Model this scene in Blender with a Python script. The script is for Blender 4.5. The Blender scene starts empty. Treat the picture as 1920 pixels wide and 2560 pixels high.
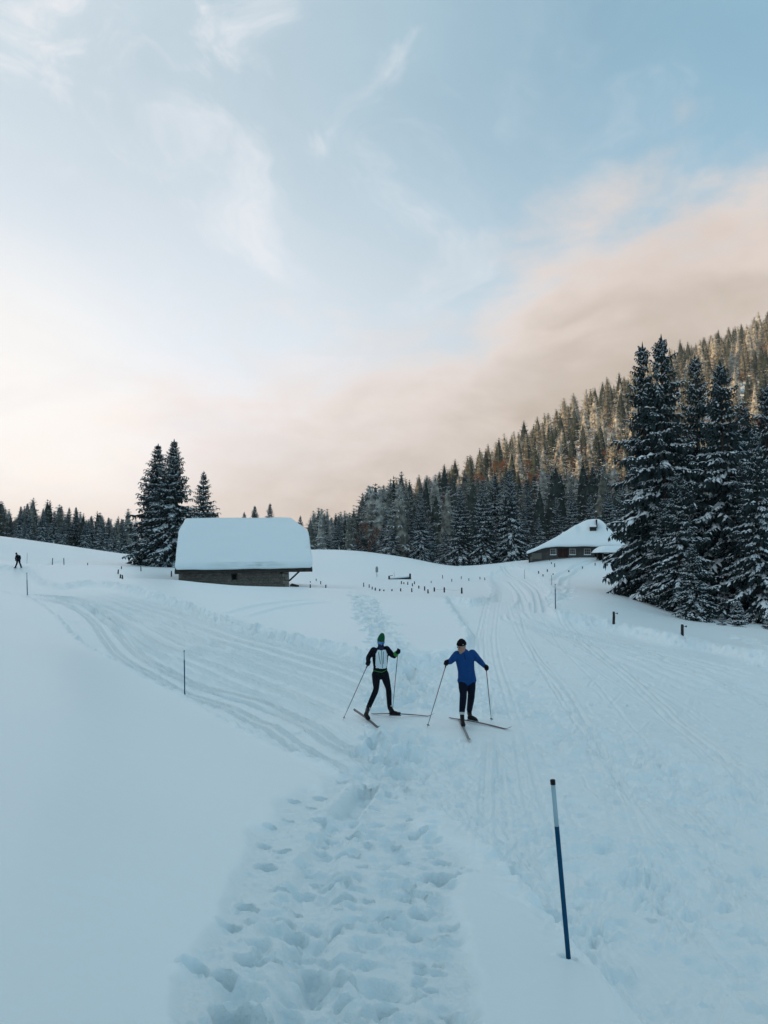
import bpy, bmesh, math, random
import numpy as np
from mathutils import Vector, Matrix
from mathutils.bvhtree import BVHTree

scene = bpy.context.scene
COL = scene.collection
R = math.radians

# ------------------------------------------------------------------ camera
FPX, CX, CY = 1848.0, 960.0, 1280.0
PITCH = R(3.87)
cam_d = bpy.data.cameras.new('camera')
cam_d.sensor_fit = 'VERTICAL'
cam_d.sensor_height = 36.0
cam_d.lens = 36.0 * FPX / 2560.0
cam_d.clip_start = 0.1
cam_d.clip_end = 6000
cam = bpy.data.objects.new('camera', cam_d)
COL.objects.link(cam)
cam.location = (0, 0, 0)
cam.rotation_euler = (R(90) + PITCH, 0, 0)
scene.camera = cam

# ------------------------------------------------------------------ light
SUN_AZ, SUN_EL = -109.0, 9.0          # degrees from the view direction (+Y), clockwise
SKY = 0.1
sd = Vector((math.sin(R(SUN_AZ)) * math.cos(R(SUN_EL)), math.cos(R(SUN_AZ)) * math.cos(R(SUN_EL)), math.sin(R(SUN_EL))))
sun_d = bpy.data.lights.new('sun', 'SUN')
sun_d.energy = 5.0
sun_d.angle = R(0.5)
sun_d.color = (1.0, 0.62, 0.27)
sun = bpy.data.objects.new('sun', sun_d)
COL.objects.link(sun)
sun.rotation_euler = sd.to_track_quat('Z', 'Y').to_euler()
sun.location = (-50, 0, 80)

world = bpy.data.worlds.new('World')
scene.world = world
world.use_nodes = True


def build_world():
    nt = world.node_tree
    nt.nodes.clear()
    N = nt.nodes.new
    L = nt.links.new

    def M(op, a, b=None, c=None, clamp=False):
        n = N('ShaderNodeMath')
        n.operation = op
        n.use_clamp = clamp
        for i, v in enumerate((a, b, c)):
            if v is None:
                continue
            if isinstance(v, (int, float)):
                n.inputs[i].default_value = v
            else:
                L(v, n.inputs[i])
        return n.outputs[0]

    def SS(x, lo, hi):
        n = N('ShaderNodeMapRange')
        n.interpolation_type = 'SMOOTHSTEP'
        n.clamp = True
        L(x, n.inputs['Value'])
        for nm, v in (('From Min', lo), ('From Max', hi)):
            n.inputs[nm].default_value = v
        return n.outputs[0]

    def MIX(f, a, b, mode='MIX'):
        n = N('ShaderNodeMix')
        n.data_type = 'RGBA'
        n.blend_type = mode
        n.clamp_factor = True
        if isinstance(f, (int, float)):
            n.inputs[0].default_value = f
        else:
            L(f, n.inputs[0])
        for i, v in ((6, a), (7, b)):
            if isinstance(v, tuple):
                n.inputs[i].default_value = (*v, 1)
            else:
                L(v, n.inputs[i])
        return n.outputs[2]

    def NOISE(vec, scale, detail=5, rough=0.55, dist=0.0):
        n = N('ShaderNodeTexNoise')
        n.inputs['Scale'].default_value = scale
        n.inputs['Detail'].default_value = detail
        n.inputs['Roughness'].default_value = rough
        n.inputs['Distortion'].default_value = dist
        L(vec, n.inputs['Vector'])
        return n.outputs[0]

    tc = N('ShaderNodeTexCoord')
    d = tc.outputs['Generated']
    sep = N('ShaderNodeSeparateXYZ')
    L(d, sep.inputs[0])
    x, y, z = sep.outputs
    az = M('MULTIPLY', M('ARCTAN2', x, y), 57.2958)
    el = M('MULTIPLY', M('ARCSINE', z), 57.2958)
    # cloud plane coordinates: wisps converge towards the horizon
    zz = M('ADD', M('MAXIMUM', z, 0.0), 0.22)
    comb = N('ShaderNodeCombineXYZ')
    L(M('DIVIDE', x, zz), comb.inputs[0])
    L(M('DIVIDE', y, zz), comb.inputs[1])
    L(z, comb.inputs[2])
    mp = N('ShaderNodeMapping')
    mp.inputs['Rotation'].default_value = (0, 0, R(-28))
    mp.inputs['Scale'].default_value = (1.7, 0.75, 1.0)
    L(comb.outputs[0], mp.inputs[0])
    warp = N('ShaderNodeVectorMath')
    warp.operation = 'MULTIPLY_ADD'
    nz = N('ShaderNodeTexNoise')
    nz.inputs['Scale'].default_value = 1.4
    nz.inputs['Detail'].default_value = 4
    L(comb.outputs[0], nz.inputs['Vector'])
    L(nz.outputs['Color'], warp.inputs[0])
    warp.inputs[1].default_value = (0.9, 0.9, 0.0)
    L(mp.outputs[0], warp.inputs[2])
    wv = warp.outputs[0]

    sky = N('ShaderNodeTexSky')
    sky.sky_type = 'NISHITA'
    sky.sun_disc = False
    sky.sun_elevation = R(SUN_EL)
    sky.sun_rotation = R(SUN_AZ)
    sky.altitude = 1200
    sky.air_density = 1.0
    sky.dust_density = 0.6
    sky.ozone_density = 1.6
    g = 1.0 / SKY

    def c(r, gg, b):
        return (r * g, gg * g, b * g)

    base = MIX(1.0, sky.outputs[0], (1.9, 2.1, 2.0), 'MULTIPLY')
    # thin high veil everywhere, thicker on the sun's side
    lf = SS(az, 32.0, -28.0)
    n1 = NOISE(wv, 1.1, 6, 0.6, 0.3)
    veil = M('ADD', 0.60, M('MULTIPLY', lf, 0.22), clamp=True)
    veil = M('ADD', veil, M('MULTIPLY', M('SUBTRACT', n1, 0.5), 0.5), clamp=True)
    vc = MIX(lf, c(0.30, 0.525, 0.64), c(0.60, 0.70, 0.765))
    col = MIX(veil, base, vc)
    # brighter wisps
    n2 = NOISE(wv, 2.6, 8, 0.62, 0.5)
    w = M('MULTIPLY', SS(n2, 0.50, 0.74), M('ADD', 0.30, M('MULTIPLY', lf, 0.55)))
    w = M('MULTIPLY', w, SS(n1, 0.36, 0.6))
    col = MIX(w, col, c(0.84, 0.83, 0.86))
    # pale band low in the sky, brighter towards the sun
    low = M('MULTIPLY', SS(el, 36.0, 9.0), M('ADD', 0.42, M('MULTIPLY', lf, 0.56)))
    front = SS(y, -0.25, 0.45)
    col = MIX(M('MULTIPLY', low, front), col, MIX(lf, c(0.66, 0.76, 0.85), c(0.89, 0.915, 0.965)))
    # glow about the hidden sun's side
    dg = N('ShaderNodeVectorMath')
    dg.operation = 'DOT_PRODUCT'
    L(d, dg.inputs[0])
    ga, ge = R(-31.0), R(6.5)
    dg.inputs[1].default_value = (math.sin(ga) * math.cos(ge), math.cos(ga) * math.cos(ge), math.sin(ge))
    glow = SS(dg.outputs['Value'], 0.95, 1.0)
    # low cloud bank, rising to the right, soft ragged upper edge
    eb = M('ADD', M('ADD', 16.8, M('MULTIPLY', SS(az, 6.0, 14.0), 3.6)), M('MULTIPLY', M('SINE', M('MULTIPLY', az, 0.0174533)), 14.0))
    comb2 = N('ShaderNodeCombineXYZ')
    L(M('MULTIPLY', az, 0.035), comb2.inputs[0])
    L(M('MULTIPLY', el, 0.075), comb2.inputs[1])
    L(y, comb2.inputs[2])
    nb = NOISE(comb2.outputs[0], 2.3, 7, 0.58, 0.25)
    edge = M('SUBTRACT', M('ADD', eb, M('MULTIPLY', M('SUBTRACT', nb, 0.5), 19.0)), el)
    bm = M('MULTIPLY', SS(edge, -3.2, 5.0), SS(y, 0.02, 0.35))
    depth = SS(edge, 0.0, 15.0)
    top = MIX(lf, c(0.74, 0.63, 0.58), c(0.92, 0.85, 0.84))
    und = MIX(SS(az, 1.0, -28.0), c(0.50, 0.415, 0.335), c(0.88, 0.78, 0.70))
    bcol = MIX(depth, top, und)
    n3 = NOISE(comb2.outputs[0], 3.4, 5, 0.5, 0.6)
    bcol = MIX(M('MULTIPLY', SS(n3, 0.42, 0.72), 0.3), bcol, c(0.88, 0.77, 0.70))
    col = MIX(M('MULTIPLY', bm, 0.97), col, bcol)
    col = MIX(M('MULTIPLY', glow, 0.62), col, c(1.02, 0.955, 0.88))
    # uneven, mottled low cloud
    n4 = NOISE(comb2.outputs[0], 1.9, 7, 0.6, 0.4)
    mo = M('MULTIPLY', M('MULTIPLY', SS(n4, 0.40, 0.66), SS(el, 30.0, 6.0)), M('MULTIPLY', front, 0.42))
    col = MIX(mo, col, MIX(lf, c(0.56, 0.48, 0.41), c(0.80, 0.765, 0.775)))
    # murk right above the horizon
    hz = M('MULTIPLY', SS(el, 6.5, 0.5), front)
    col = MIX(M('MULTIPLY', hz, 0.8), col, MIX(lf, c(0.56, 0.48, 0.41), c(0.74, 0.63, 0.56)))
    bg = N('ShaderNodeBackground')
    bg.inputs['Strength'].default_value = SKY
    L(col, bg.inputs['Color'])
    out = N('ShaderNodeOutputWorld')
    L(bg.outputs[0], out.inputs[0])


build_world()
scene.view_settings.view_transform = 'Standard'
scene.view_settings.look = 'None'
scene.view_settings.gamma = 1.0
scene.view_settings.use_curve_mapping = False
scene.view_settings.exposure = 0.15
scene.render.engine = 'CYCLES'
scene.cycles.max_bounces = 6
scene.cycles.diffuse_bounces = 3
scene.cycles.transparent_max_bounces = 6
scene.cycles.use_denoising = True

# ------------------------------------------------------------------ helpers
CP, SP_ = math.cos(PITCH), math.sin(PITCH)


def ray(px, py):
    u, v = (px - CX) / FPX, -(py - CY) / FPX
    return np.array([u, CP - v * SP_, SP_ + v * CP])


def P(px, py, D):
    """The point at forward distance D metres that a sight line through the photograph's (px, py) meets."""
    r = ray(px, py)
    return Vector(r * (D / r[1]))


def link(name, data, parent=None, loc=None):
    o = bpy.data.objects.new(name, data)
    COL.objects.link(o)
    if parent is not None:
        o.parent = parent
    if loc is not None:
        o.location = loc
    return o


def tag(o, label=None, cat=None, group=None, kind=None):
    for k, v in (('label', label), ('category', cat), ('group', group), ('kind', kind)):
        if v:
            o[k] = v
    return o


def thing(name, label, cat, loc=(0, 0, 0), rz=0.0, group=None):
    o = link(name, None, None, loc)
    o.empty_display_size = 0.2
    o.rotation_euler = (0, 0, rz)
    return tag(o, label, cat, group)


def mesh_np(name, V, F, mats=(), mi=None, smooth=False):
    V = np.asarray(V, dtype=np.float32).reshape(-1, 3)
    F = np.asarray(F, dtype=np.int32)
    me = bpy.data.meshes.new(name)
    k = F.shape[1]
    me.vertices.add(len(V))
    me.vertices.foreach_set('co', V.ravel())
    me.loops.add(F.size)
    me.loops.foreach_set('vertex_index', F.ravel())
    me.polygons.add(len(F))
    me.polygons.foreach_set('loop_start', np.arange(0, F.size, k, dtype=np.int32))
    for m in mats:
        me.materials.append(m)
    if mi is not None:
        me.polygons.foreach_set('material_index', np.asarray(mi, dtype=np.int32))
    me.polygons.foreach_set('use_smooth', np.full(len(F), bool(smooth)))
    me.update(calc_edges=True)
    return me


class MB:
    """Collects simple solids as lists of vertices and polygons."""

    def __init__(self):
        self.v, self.f, self.m = [], [], []

    def add(self, vs, fs, m=0):
        b = len(self.v)
        self.v += [tuple(q) for q in vs]
        self.f += [tuple(i + b for i in f) for f in fs]
        self.m += [m] * len(fs)
        return self

    def box(self, lo, hi, m=0, mat=None):
        (a, b, c), (d, e, f) = lo, hi
        vs = [Vector(q) for q in ((a, b, c), (d, b, c), (d, e, c), (a, e, c), (a, b, f), (d, b, f), (d, e, f), (a, e, f))]
        if mat is not None:
            vs = [mat @ q for q in vs]
        return self.add(vs, [(0, 3, 2, 1), (4, 5, 6, 7), (0, 1, 5, 4), (1, 2, 6, 5), (2, 3, 7, 6), (3, 0, 4, 7)], m)

    def tube(self, pts, rad, n=8, m=0, cap=True):
        pts = [Vector(p) for p in pts]
        if not isinstance(rad, (list, tuple)):
            rad = [rad] * len(pts)
        rings = []
        for i, p in enumerate(pts):
            t = (pts[min(i + 1, len(pts) - 1)] - pts[max(i - 1, 0)]).normalized()
            s = t.cross(Vector((0.31, 0.95, 0.05)) if abs(t.y) < 0.9 else Vector((1, 0, 0.1))).normalized()
            u = s.cross(t)
            rings.append([p + (s * math.cos(2 * math.pi * k / n) + u * math.sin(2 * math.pi * k / n)) * rad[i] for k in range(n)])
        vs = [q for r in rings for q in r]
        fs = []
        for i in range(len(pts) - 1):
            for k in range(n):
                a, b = i * n + k, i * n + (k + 1) % n
                fs.append((a, a + n, b + n, b))
        if cap:
            fs.append(tuple(range(n)))
            fs.append(tuple(range((len(pts) - 1) * n, len(pts) * n))[::-1])
        return self.add(vs, fs, m)

    def mesh(self, name, mats, smooth=False):
        me = bpy.data.meshes.new(name)
        me.from_pydata([tuple(q) for q in self.v], [], self.f)
        for mt in (mats if isinstance(mats, (list, tuple)) else [mats]):
            me.materials.append(mt)
        me.polygons.foreach_set('material_index', self.m)
        me.polygons.foreach_set('use_smooth', [smooth] * len(self.f))
        bm = bmesh.new()
        bm.from_mesh(me)
        bmesh.ops.recalc_face_normals(bm, faces=bm.faces)
        bm.to_mesh(me)
        bm.free()
        me.update()
        return me

    def obj(self, name, mats, parent=None, smooth=False, loc=None):
        return link(name, self.mesh(name, mats, smooth), parent, loc)


def bevel(o, w, seg=2):
    m = o.modifiers.new('bevel', 'BEVEL')
    m.width = w
    m.segments = seg
    m.limit_method = 'ANGLE'
    m.angle_limit = R(35)
    return o


# ------------------------------------------------------------------ materials
def mat(name, col, rough=0.7, spec=0.3, var=0.0, vscale=4.0, bump=0.0, bscale=20.0, col2=None, stretch=(1, 1, 1), metal=0.0):
    m = bpy.data.materials.new(name)
    m.use_nodes = True
    nt = m.node_tree
    b = nt.nodes['Principled BSDF']
    b.inputs['Base Color'].default_value = (*col, 1)
    b.inputs['Roughness'].default_value = rough
    b.inputs['Metallic'].default_value = metal
    b.inputs['Specular IOR Level'].default_value = spec
    tc = nt.nodes.new('ShaderNodeTexCoord')
    mp = nt.nodes.new('ShaderNodeMapping')
    mp.inputs['Scale'].default_value = stretch
    nt.links.new(tc.outputs['Object'], mp.inputs[0])
    if var or col2:
        n = nt.nodes.new('ShaderNodeTexNoise')
        n.inputs['Scale'].default_value = vscale
        n.inputs['Detail'].default_value = 6
        nt.links.new(mp.outputs[0], n.inputs['Vector'])
        rp = nt.nodes.new('ShaderNodeValToRGB')
        a = col2 if col2 else tuple(q * (1 - var) for q in col)
        rp.color_ramp.elements[0].position = 0.32
        rp.color_ramp.elements[0].color = (*a, 1)
        rp.color_ramp.elements[1].position = 0.68
        rp.color_ramp.elements[1].color = (*(tuple(q * (1 + var) for q in col)), 1)
        nt.links.new(n.outputs[0], rp.inputs[0])
        nt.links.new(rp.outputs[0], b.inputs['Base Color'])
    if bump:
        n = nt.nodes.new('ShaderNodeTexNoise')
        n.inputs['Scale'].default_value = bscale
        n.inputs['Detail'].default_value = 5
        nt.links.new(mp.outputs[0], n.inputs['Vector'])
        bp = nt.nodes.new('ShaderNodeBump')
        bp.inputs['Strength'].default_value = bump
        bp.inputs['Distance'].default_value = 0.02
        nt.links.new(n.outputs[0], bp.inputs['Height'])
        nt.links.new(bp.outputs[0], b.inputs['Normal'])
    return m


def ground_material():
    m = mat('snow', (0.835, 0.935, 0.965), 0.42, 0.5)
    nt = m.node_tree
    b = nt.nodes['Principled BSDF']
    tc = nt.nodes['Texture Coordinate']
    n1 = nt.nodes.new('ShaderNodeTexNoise')
    n1.inputs['Scale'].default_value = 7.0
    n1.inputs['Detail'].default_value = 8
    n1.inputs['Roughness'].default_value = 0.62
    nt.links.new(tc.outputs['Object'], n1.inputs['Vector'])
    n2 = nt.nodes.new('ShaderNodeTexNoise')
    n2.inputs['Scale'].default_value = 90.0
    n2.inputs['Detail'].default_value = 3
    nt.links.new(tc.outputs['Object'], n2.inputs['Vector'])
    at = nt.nodes.new('ShaderNodeAttribute')
    at.attribute_name = 'rough'
    b1 = nt.nodes.new('ShaderNodeBump')
    b1.inputs['Distance'].default_value = 0.05
    ms = nt.nodes.new('ShaderNodeMath')
    ms.operation = 'MULTIPLY_ADD'
    ms.inputs[1].default_value = 0.85
    ms.inputs[2].default_value = 0.03
    nt.links.new(at.outputs['Fac'], ms.inputs[0])
    nt.links.new(ms.outputs[0], b1.inputs['Strength'])
    nt.links.new(n1.outputs[0], b1.inputs['Height'])
    b2 = nt.nodes.new('ShaderNodeBump')
    b2.inputs['Strength'].default_value = 0.10
    b2.inputs['Distance'].default_value = 0.01
    nt.links.new(n2.outputs[0], b2.inputs['Height'])
    nt.links.new(b1.outputs[0], b2.inputs['Normal'])
    nt.links.new(b2.outputs[0], b.inputs['Normal'])
    return m


SNOW = ground_material()
SNOW_PLAIN = mat('roof_snow', (0.83, 0.92, 0.95), 0.6, 0.2, bump=0.12, bscale=6.0)
# ------------------------------------------------------------------ terrain: control points (photograph x, y and forward distance in metres)
CTRL = [
    # nearest snow, a bank the photographer stands on
    (0, 2560, 2.65), (480, 2560, 2.65), (960, 2560, 2.7), (1440, 2560, 3.0), (1920, 2560, 3.5),
    (-500, 2400, 3.1), (2400, 2400, 4.8),
    (0, 2100, 5.3), (300, 2000, 7.6), (600, 2150, 5.9), (800, 2300, 4.6), (1100, 2300, 4.9), (1422, 2397, 4.35),
    (1700, 2300, 5.6), (1920, 2200, 7.0), (1300, 2150, 6.7), (1600, 2050, 8.6), (1920, 1950, 11.0),
    (900, 2050, 7.9), (650, 2000, 8.4), (880, 1900, 12.0), (1100, 1900, 12.2), (1400, 1900, 12.2), (1700, 1850, 14.0),
    (0, 1800, 10.6), (200, 1750, 14.0), (450, 1830, 13.0), (700, 1860, 13.4),
    (-500, 1800, 10.5), (-500, 2100, 5.4),
    # the skiers' flat
    (919, 1784, 16.3), (975, 1777, 16.7), (1157, 1809, 15.2), (1180, 1793, 15.9), (1300, 1800, 15.6), (860, 1789, 16.1), (1085, 1781, 16.4),
    (760, 1830, 14.6), (620, 1780, 18.0), (461, 1716, 22.0), (600, 1700, 22.0), (800, 1700, 20.5), (1000, 1700, 20.3), (1300, 1700, 20.5),
    (1600, 1720, 19.5), (1920, 1760, 17.5), (2300, 1800, 15.5),
    # left branch of the groomed track
    (0, 1600, 20.0), (230, 1610, 27.0), (330, 1640, 25.5), (150, 1530, 34.0), (68, 1490, 41.0), (0, 1480, 42.0), (-300, 1490, 40.0), (-300, 1600, 20.0),
    (240, 1500, 41.0), (420, 1560, 33.0), (300, 1530, 38.0), (600, 1620, 26.0), (45, 1417, 96.0), (100, 1455, 58.0), (-200, 1420, 96.0),
    # the mound in front of the barn
    (240, 1456, 56.0), (450, 1505, 41.0), (600, 1556, 32.0), (850, 1610, 26.5), (700, 1560, 33.0), (880, 1560, 33.0), (760, 1500, 44.0),
    (600, 1465, 53.0), (450, 1450, 58.0), (760, 1474, 56.0), (900, 1490, 52.0), (1010, 1560, 34.0), (1000, 1650, 23.8), (1100, 1560, 34.0), (1180, 1590, 29.0),
    (1110, 1495, 46.0),
    # hollow with the fence posts, then the far crest
    (735, 1467, 66.0), (560, 1463, 67.0), (455, 1448, 67.0), (1000, 1478, 66.0), (1150, 1482, 62.0), (1240, 1490, 52.0), (1000, 1450, 92.0), (1200, 1448, 88.0),
    (850, 1440, 98.0), (900, 1378, 135.0), (780, 1374, 140.0), (1020, 1395, 128.0), (1100, 1414, 118.0), (1210, 1418, 100.0),
    (640, 1390, 130.0), (560, 1400, 125.0),
    # the right branch and the hut's knoll
    (1388, 1520, 36.0), (1330, 1470, 55.0), (1300, 1440, 74.0), (1265, 1414, 96.0), (1330, 1404, 96.0), (1450, 1393, 95.0), (1540, 1400, 90.0), (1420, 1440, 74.0), (1500, 1450, 66.0),
    (1535, 1555, 33.0), (1706, 1591, 27.5), (1920, 1635, 22.0), (1560, 1500, 47.0), (1650, 1540, 42.0), (1750, 1566, 35.0), (1850, 1573, 33.0), (1920, 1590, 29.5),
    (1800, 1606, 28.0), (1900, 1560, 44.0), (1750, 1545, 46.0), (1650, 1500, 56.0), (2100, 1600, 33.0), (2100, 1540, 55.0),
    # far left crest and the dip behind it
    (0, 1347, 130.0), (100, 1360, 128.0), (200, 1378, 122.0), (300, 1398, 115.0), (420, 1413, 108.0), (-200, 1330, 130.0),
    (0, 1400, 92.0), (200, 1412, 90.0), (350, 1420, 84.0), (430, 1425, 80.0), (300, 1440, 68.0),
    (0, 1350, 170.0), (200, 1380, 170.0), (420, 1402, 170.0), (640, 1402, 190.0), (-200, 1335, 170.0),
    (0, 1372, 320.0), (300, 1400, 320.0), (640, 1404, 320.0), (300, 1400, 700.0), (0, 1390, 700.0), (640, 1402, 700.0), (-300, 1390, 700.0),
    # forest edge and wooded hillside
    (800, 1388, 175.0), (1000, 1402, 165.0), (1150, 1418, 140.0), (1300, 1412, 135.0), (1500, 1385, 130.0), (1700, 1395, 115.0), (1950, 1420, 95.0),
    (830, 1382, 240.0), (900, 1355, 270.0), (1000, 1310, 300.0), (1150, 1240, 340.0), (1350, 1128, 390.0), (1500, 1045, 430.0), (1700, 935, 480.0), (1920, 850, 540.0), (2150, 760, 560.0),
    (1000, 1370, 220.0), (1150, 1345, 220.0), (1300, 1310, 230.0), (1300, 1230, 290.0), (1500, 1290, 220.0), (1500, 1180, 300.0), (1700, 1260, 210.0), (1700, 1130, 300.0),
    (1920, 1260, 190.0), (1920, 1060, 320.0), (2150, 1180, 190.0), (2150, 980, 320.0), (1920, 1370, 125.0), (2150, 1380, 110.0),
    (900, 1370, 420.0), (1150, 1270, 480.0), (1500, 1090, 580.0), (1920, 900, 700.0), (2150, 830, 720.0), (900, 1380, 800.0), (1500, 1180, 850.0), (2100, 1010, 900.0),
]


def _feat(x, y):
    return np.arctan2(x, y) * 2.2, np.log(np.hypot(x, y))


def _fit():
    pts = np.array([np.array(P(*c)) for c in CTRL])
    a, l = _feat(pts[:, 0], pts[:, 1])
    t = pts[:, 2] / np.hypot(pts[:, 0], pts[:, 1])
    n = len(a)
    d2 = (a[:, None] - a) ** 2 + (l[:, None] - l) ** 2
    K = 0.5 * d2 * np.log(d2 + 1e-12)
    K += np.eye(n) * 2.5e-4
    Pm = np.stack([np.ones(n), a, l], 1)
    A = np.zeros((n + 3, n + 3))
    A[:n, :n] = K
    A[:n, n:] = Pm
    A[n:, :n] = Pm.T
    w = np.linalg.solve(A, np.concatenate([t, np.zeros(3)]))
    res = K[:, :] @ w[:n] + Pm @ w[n:] - t
    return a, l, w


_A, _L, _W = _fit()


def sstep(x, a, b):
    q = np.clip((x - a) / (b - a), 0, 1)
    return q * q * (3 - 2 * q)


def H(x, y):
    """Height of the snow surface (without tracks) at world x, y."""
    x = np.atleast_1d(np.asarray(x, float))
    y = np.atleast_1d(np.asarray(y, float))
    shp = x.shape
    x = x.ravel()
    y = y.ravel()
    r = np.maximum(np.hypot(x, y), 1e-3)
    az = np.degrees(np.arctan2(x, y))
    azc = np.radians(np.clip(az, -38, 40)) * 2.2
    lr = np.log(np.clip(r, 2.55, 950.0))
    out = np.empty_like(x)
    n = len(_A)
    for s in range(0, len(x), 60000):
        q = slice(s, s + 60000)
        d2 = (azc[q, None] - _A) ** 2 + (lr[q, None] - _L) ** 2
        out[q] = (0.5 * d2 * np.log(d2 + 1e-12)) @ _W[:n] + _W[n] + _W[n + 1] * azc[q] + _W[n + 2] * lr[q]
    z = out * np.clip(r, 2.55, 950.0)
    back = -1.62 - 0.012 * np.minimum(r, 200)
    wb = sstep(np.abs(az), 42, 95)
    z = z * (1 - wb) + back * wb
    # a long hill on the left, beyond the picture's edge: it keeps the low sun off the valley
    m = sstep(-az, 29.5, 47) * (1 - sstep(-az, 128, 165))
    ridge_x = -72 - 0.50 * np.maximum(y, -60)
    acr = (x - ridge_x)
    prof = np.where(acr > 0, np.exp(-(acr / 62) ** 2), np.exp(-(acr / 130) ** 2))
    hh = HILL0 + HILL1 * np.clip(y, 0, 420) + 3.2 * np.sin(y * 0.071) + 2.6 * np.sin(y * 0.163 + 1.0) + 1.6 * np.sin(y * 0.31 + 2.0)
    z = z + m * prof * hh
    return z.reshape(shp)


HILL0, HILL1 = 44.0, 0.10


def G(px, py, dmin=1.6, dmax=260.0):
    """Where the sight line through photograph pixel (px, py) meets the snow."""
    r = ray(px, py)
    D = np.geomspace(dmin, dmax, 3000)
    xs, ys, zs = r[0] * D / r[1], D, r[2] * D / r[1]
    dlt = zs - H(xs, ys)
    k = np.argmax(dlt < 0)
    if not (dlt < 0).any():
        k = int(np.argmin(np.abs(dlt)))
        return Vector((xs[k], ys[k], float(H(xs[k], ys[k])[0])))
    if k == 0:
        k = 1
    t = dlt[k - 1] / (dlt[k - 1] - dlt[k])
    Dm = D[k - 1] + t * (D[k] - D[k - 1])
    return Vector((r[0] * Dm / r[1], Dm, r[2] * Dm / r[1]))


def GD(px, D):
    """Snow point straight below the sight column px at forward distance D."""
    x = (px - CX) / FPX * D * 1.0 / CP
    return Vector((x, D, float(H(x, D)[0])))


def topix(V):
    V = np.asarray(V)
    yc = V[..., 1] * CP + V[..., 2] * SP_
    zc = -V[..., 1] * SP_ + V[..., 2] * CP
    return CX + FPX * V[..., 0] / yc, CY - FPX * zc / yc
# ------------------------------------------------------------------ the snow sheet with tracks, prints and churned snow
def _hash(ix, iy, seed):
    h = (ix.astype(np.int64) * 374761393 + iy.astype(np.int64) * 668265263 + seed * 974634777) & 0x7FFFFFFF
    h = ((h ^ (h >> 13)) * 1274126177) & 0x7FFFFFFF
    h = h ^ (h >> 16)
    return (h & 0xFFFF) / 65535.0


def vnoise(x, y, seed=0):
    ix, iy = np.floor(x), np.floor(y)
    fx, fy = x - ix, y - iy
    ux, uy = fx * fx * fx * (fx * (fx * 6 - 15) + 10), fy * fy * fy * (fy * (fy * 6 - 15) + 10)
    a, b = _hash(ix, iy, seed), _hash(ix + 1, iy, seed)
    c, d = _hash(ix, iy + 1, seed), _hash(ix + 1, iy + 1, seed)
    return (a * (1 - ux) + b * ux) * (1 - uy) + (c * (1 - ux) + d * ux) * uy - 0.5


def fbm(x, y, scale, octv=4, seed=0, gain=0.5):
    """About -0.5..0.5; SCALE is the size in metres of the largest bumps."""
    s, amp, tot = 0.0, 1.0, 0.0
    c, q = math.cos(0.6), math.sin(0.6)
    xx, yy = x / scale, y / scale
    for o in range(octv):
        s = s + amp * vnoise(xx, yy, seed + o * 17)
        tot += amp
        amp *= gain
        xx, yy = (xx * c - yy * q) * 2.03 + 7.1, (xx * q + yy * c) * 2.03 - 3.7
    return s / tot


def inpoly(px, py, poly):
    ins = np.zeros(px.shape, bool)
    n = len(poly)
    for i in range(n):
        x1, y1 = poly[i]
        x2, y2 = poly[(i + 1) % n]
        if y1 == y2:
            continue
        c = (y1 > py) != (y2 > py)
        ins ^= c & (px < (x2 - x1) * (py - y1) / (y2 - y1) + x1)
    return ins


def blur(a, n, axis):
    """Three box passes along one axis."""
    for _ in range(3):
        pad = [(0, 0), (0, 0)]
        pad[axis] = (n + 1, n)
        c = np.cumsum(np.pad(a, pad, mode='edge'), axis=axis, dtype=np.float64)
        k = 2 * n + 1
        a = (c[k:, :] - c[:-k, :]) / k if axis == 0 else (c[:, k:] - c[:, :-k]) / k
    return a


def smooth_poly(pts, per=6):
    """Catmull-Rom through world points."""
    p = [np.array(q) for q in pts]
    p = [2 * p[0] - p[1]] + p + [2 * p[-1] - p[-2]]
    out = []
    for i in range(1, len(p) - 2):
        for k in range(per):
            t = k / per
            out.append(0.5 * ((2 * p[i]) + (-p[i - 1] + p[i + 1]) * t + (2 * p[i - 1] - 5 * p[i] + 4 * p[i + 1] - p[i + 2]) * t * t
                              + (-p[i - 1] + 3 * p[i] - 3 * p[i + 1] + p[i + 2]) * t ** 3))
    out.append(p[-2])
    return np.array(out)


PISTE = [(1292, 1411), (1258, 1411), (1222, 1440), (1238, 1470), (1232, 1492), (1180, 1500), (1112, 1490), (1140, 1530), (1180, 1585), (1150, 1622), (1080, 1640), (1000, 1652),
         (940, 1648), (850, 1612), (720, 1585), (600, 1556), (520, 1530), (440, 1500), (340, 1468), (270, 1453), (210, 1452), (150, 1462), (112, 1452), (85, 1432), (70, 1414), (-60, 1412), (-200, 1420),
         (-200, 1478), (0, 1476), (75, 1492), (110, 1512), (150, 1545), (190, 1590), (230, 1622), (300, 1655), (360, 1690), (460, 1738), (540, 1785), (620, 1830), (700, 1868), (800, 1905),
         (900, 1945), (1060, 1990), (1170, 2060), (1340, 2235), (1500, 2400), (1680, 2620), (2600, 2620), (2600, 1800), (1920, 1636), (1706, 1593), (1535, 1557), (1388, 1522), (1384, 1492), (1372, 1465), (1345, 1440), (1318, 1424)]
TRAIL = [(420, 2600), (445, 2440), (500, 2370), (545, 2300), (590, 2230), (625, 2130), (640, 2080), (700, 2030), (750, 1985), (850, 1930), (930, 1900), (1010, 1900), (1060, 1960), (1040, 2060), (1180, 2130),
         (1190, 2170), (1130, 2230), (1160, 2330), (1190, 2450), (1220, 2600)]
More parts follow.
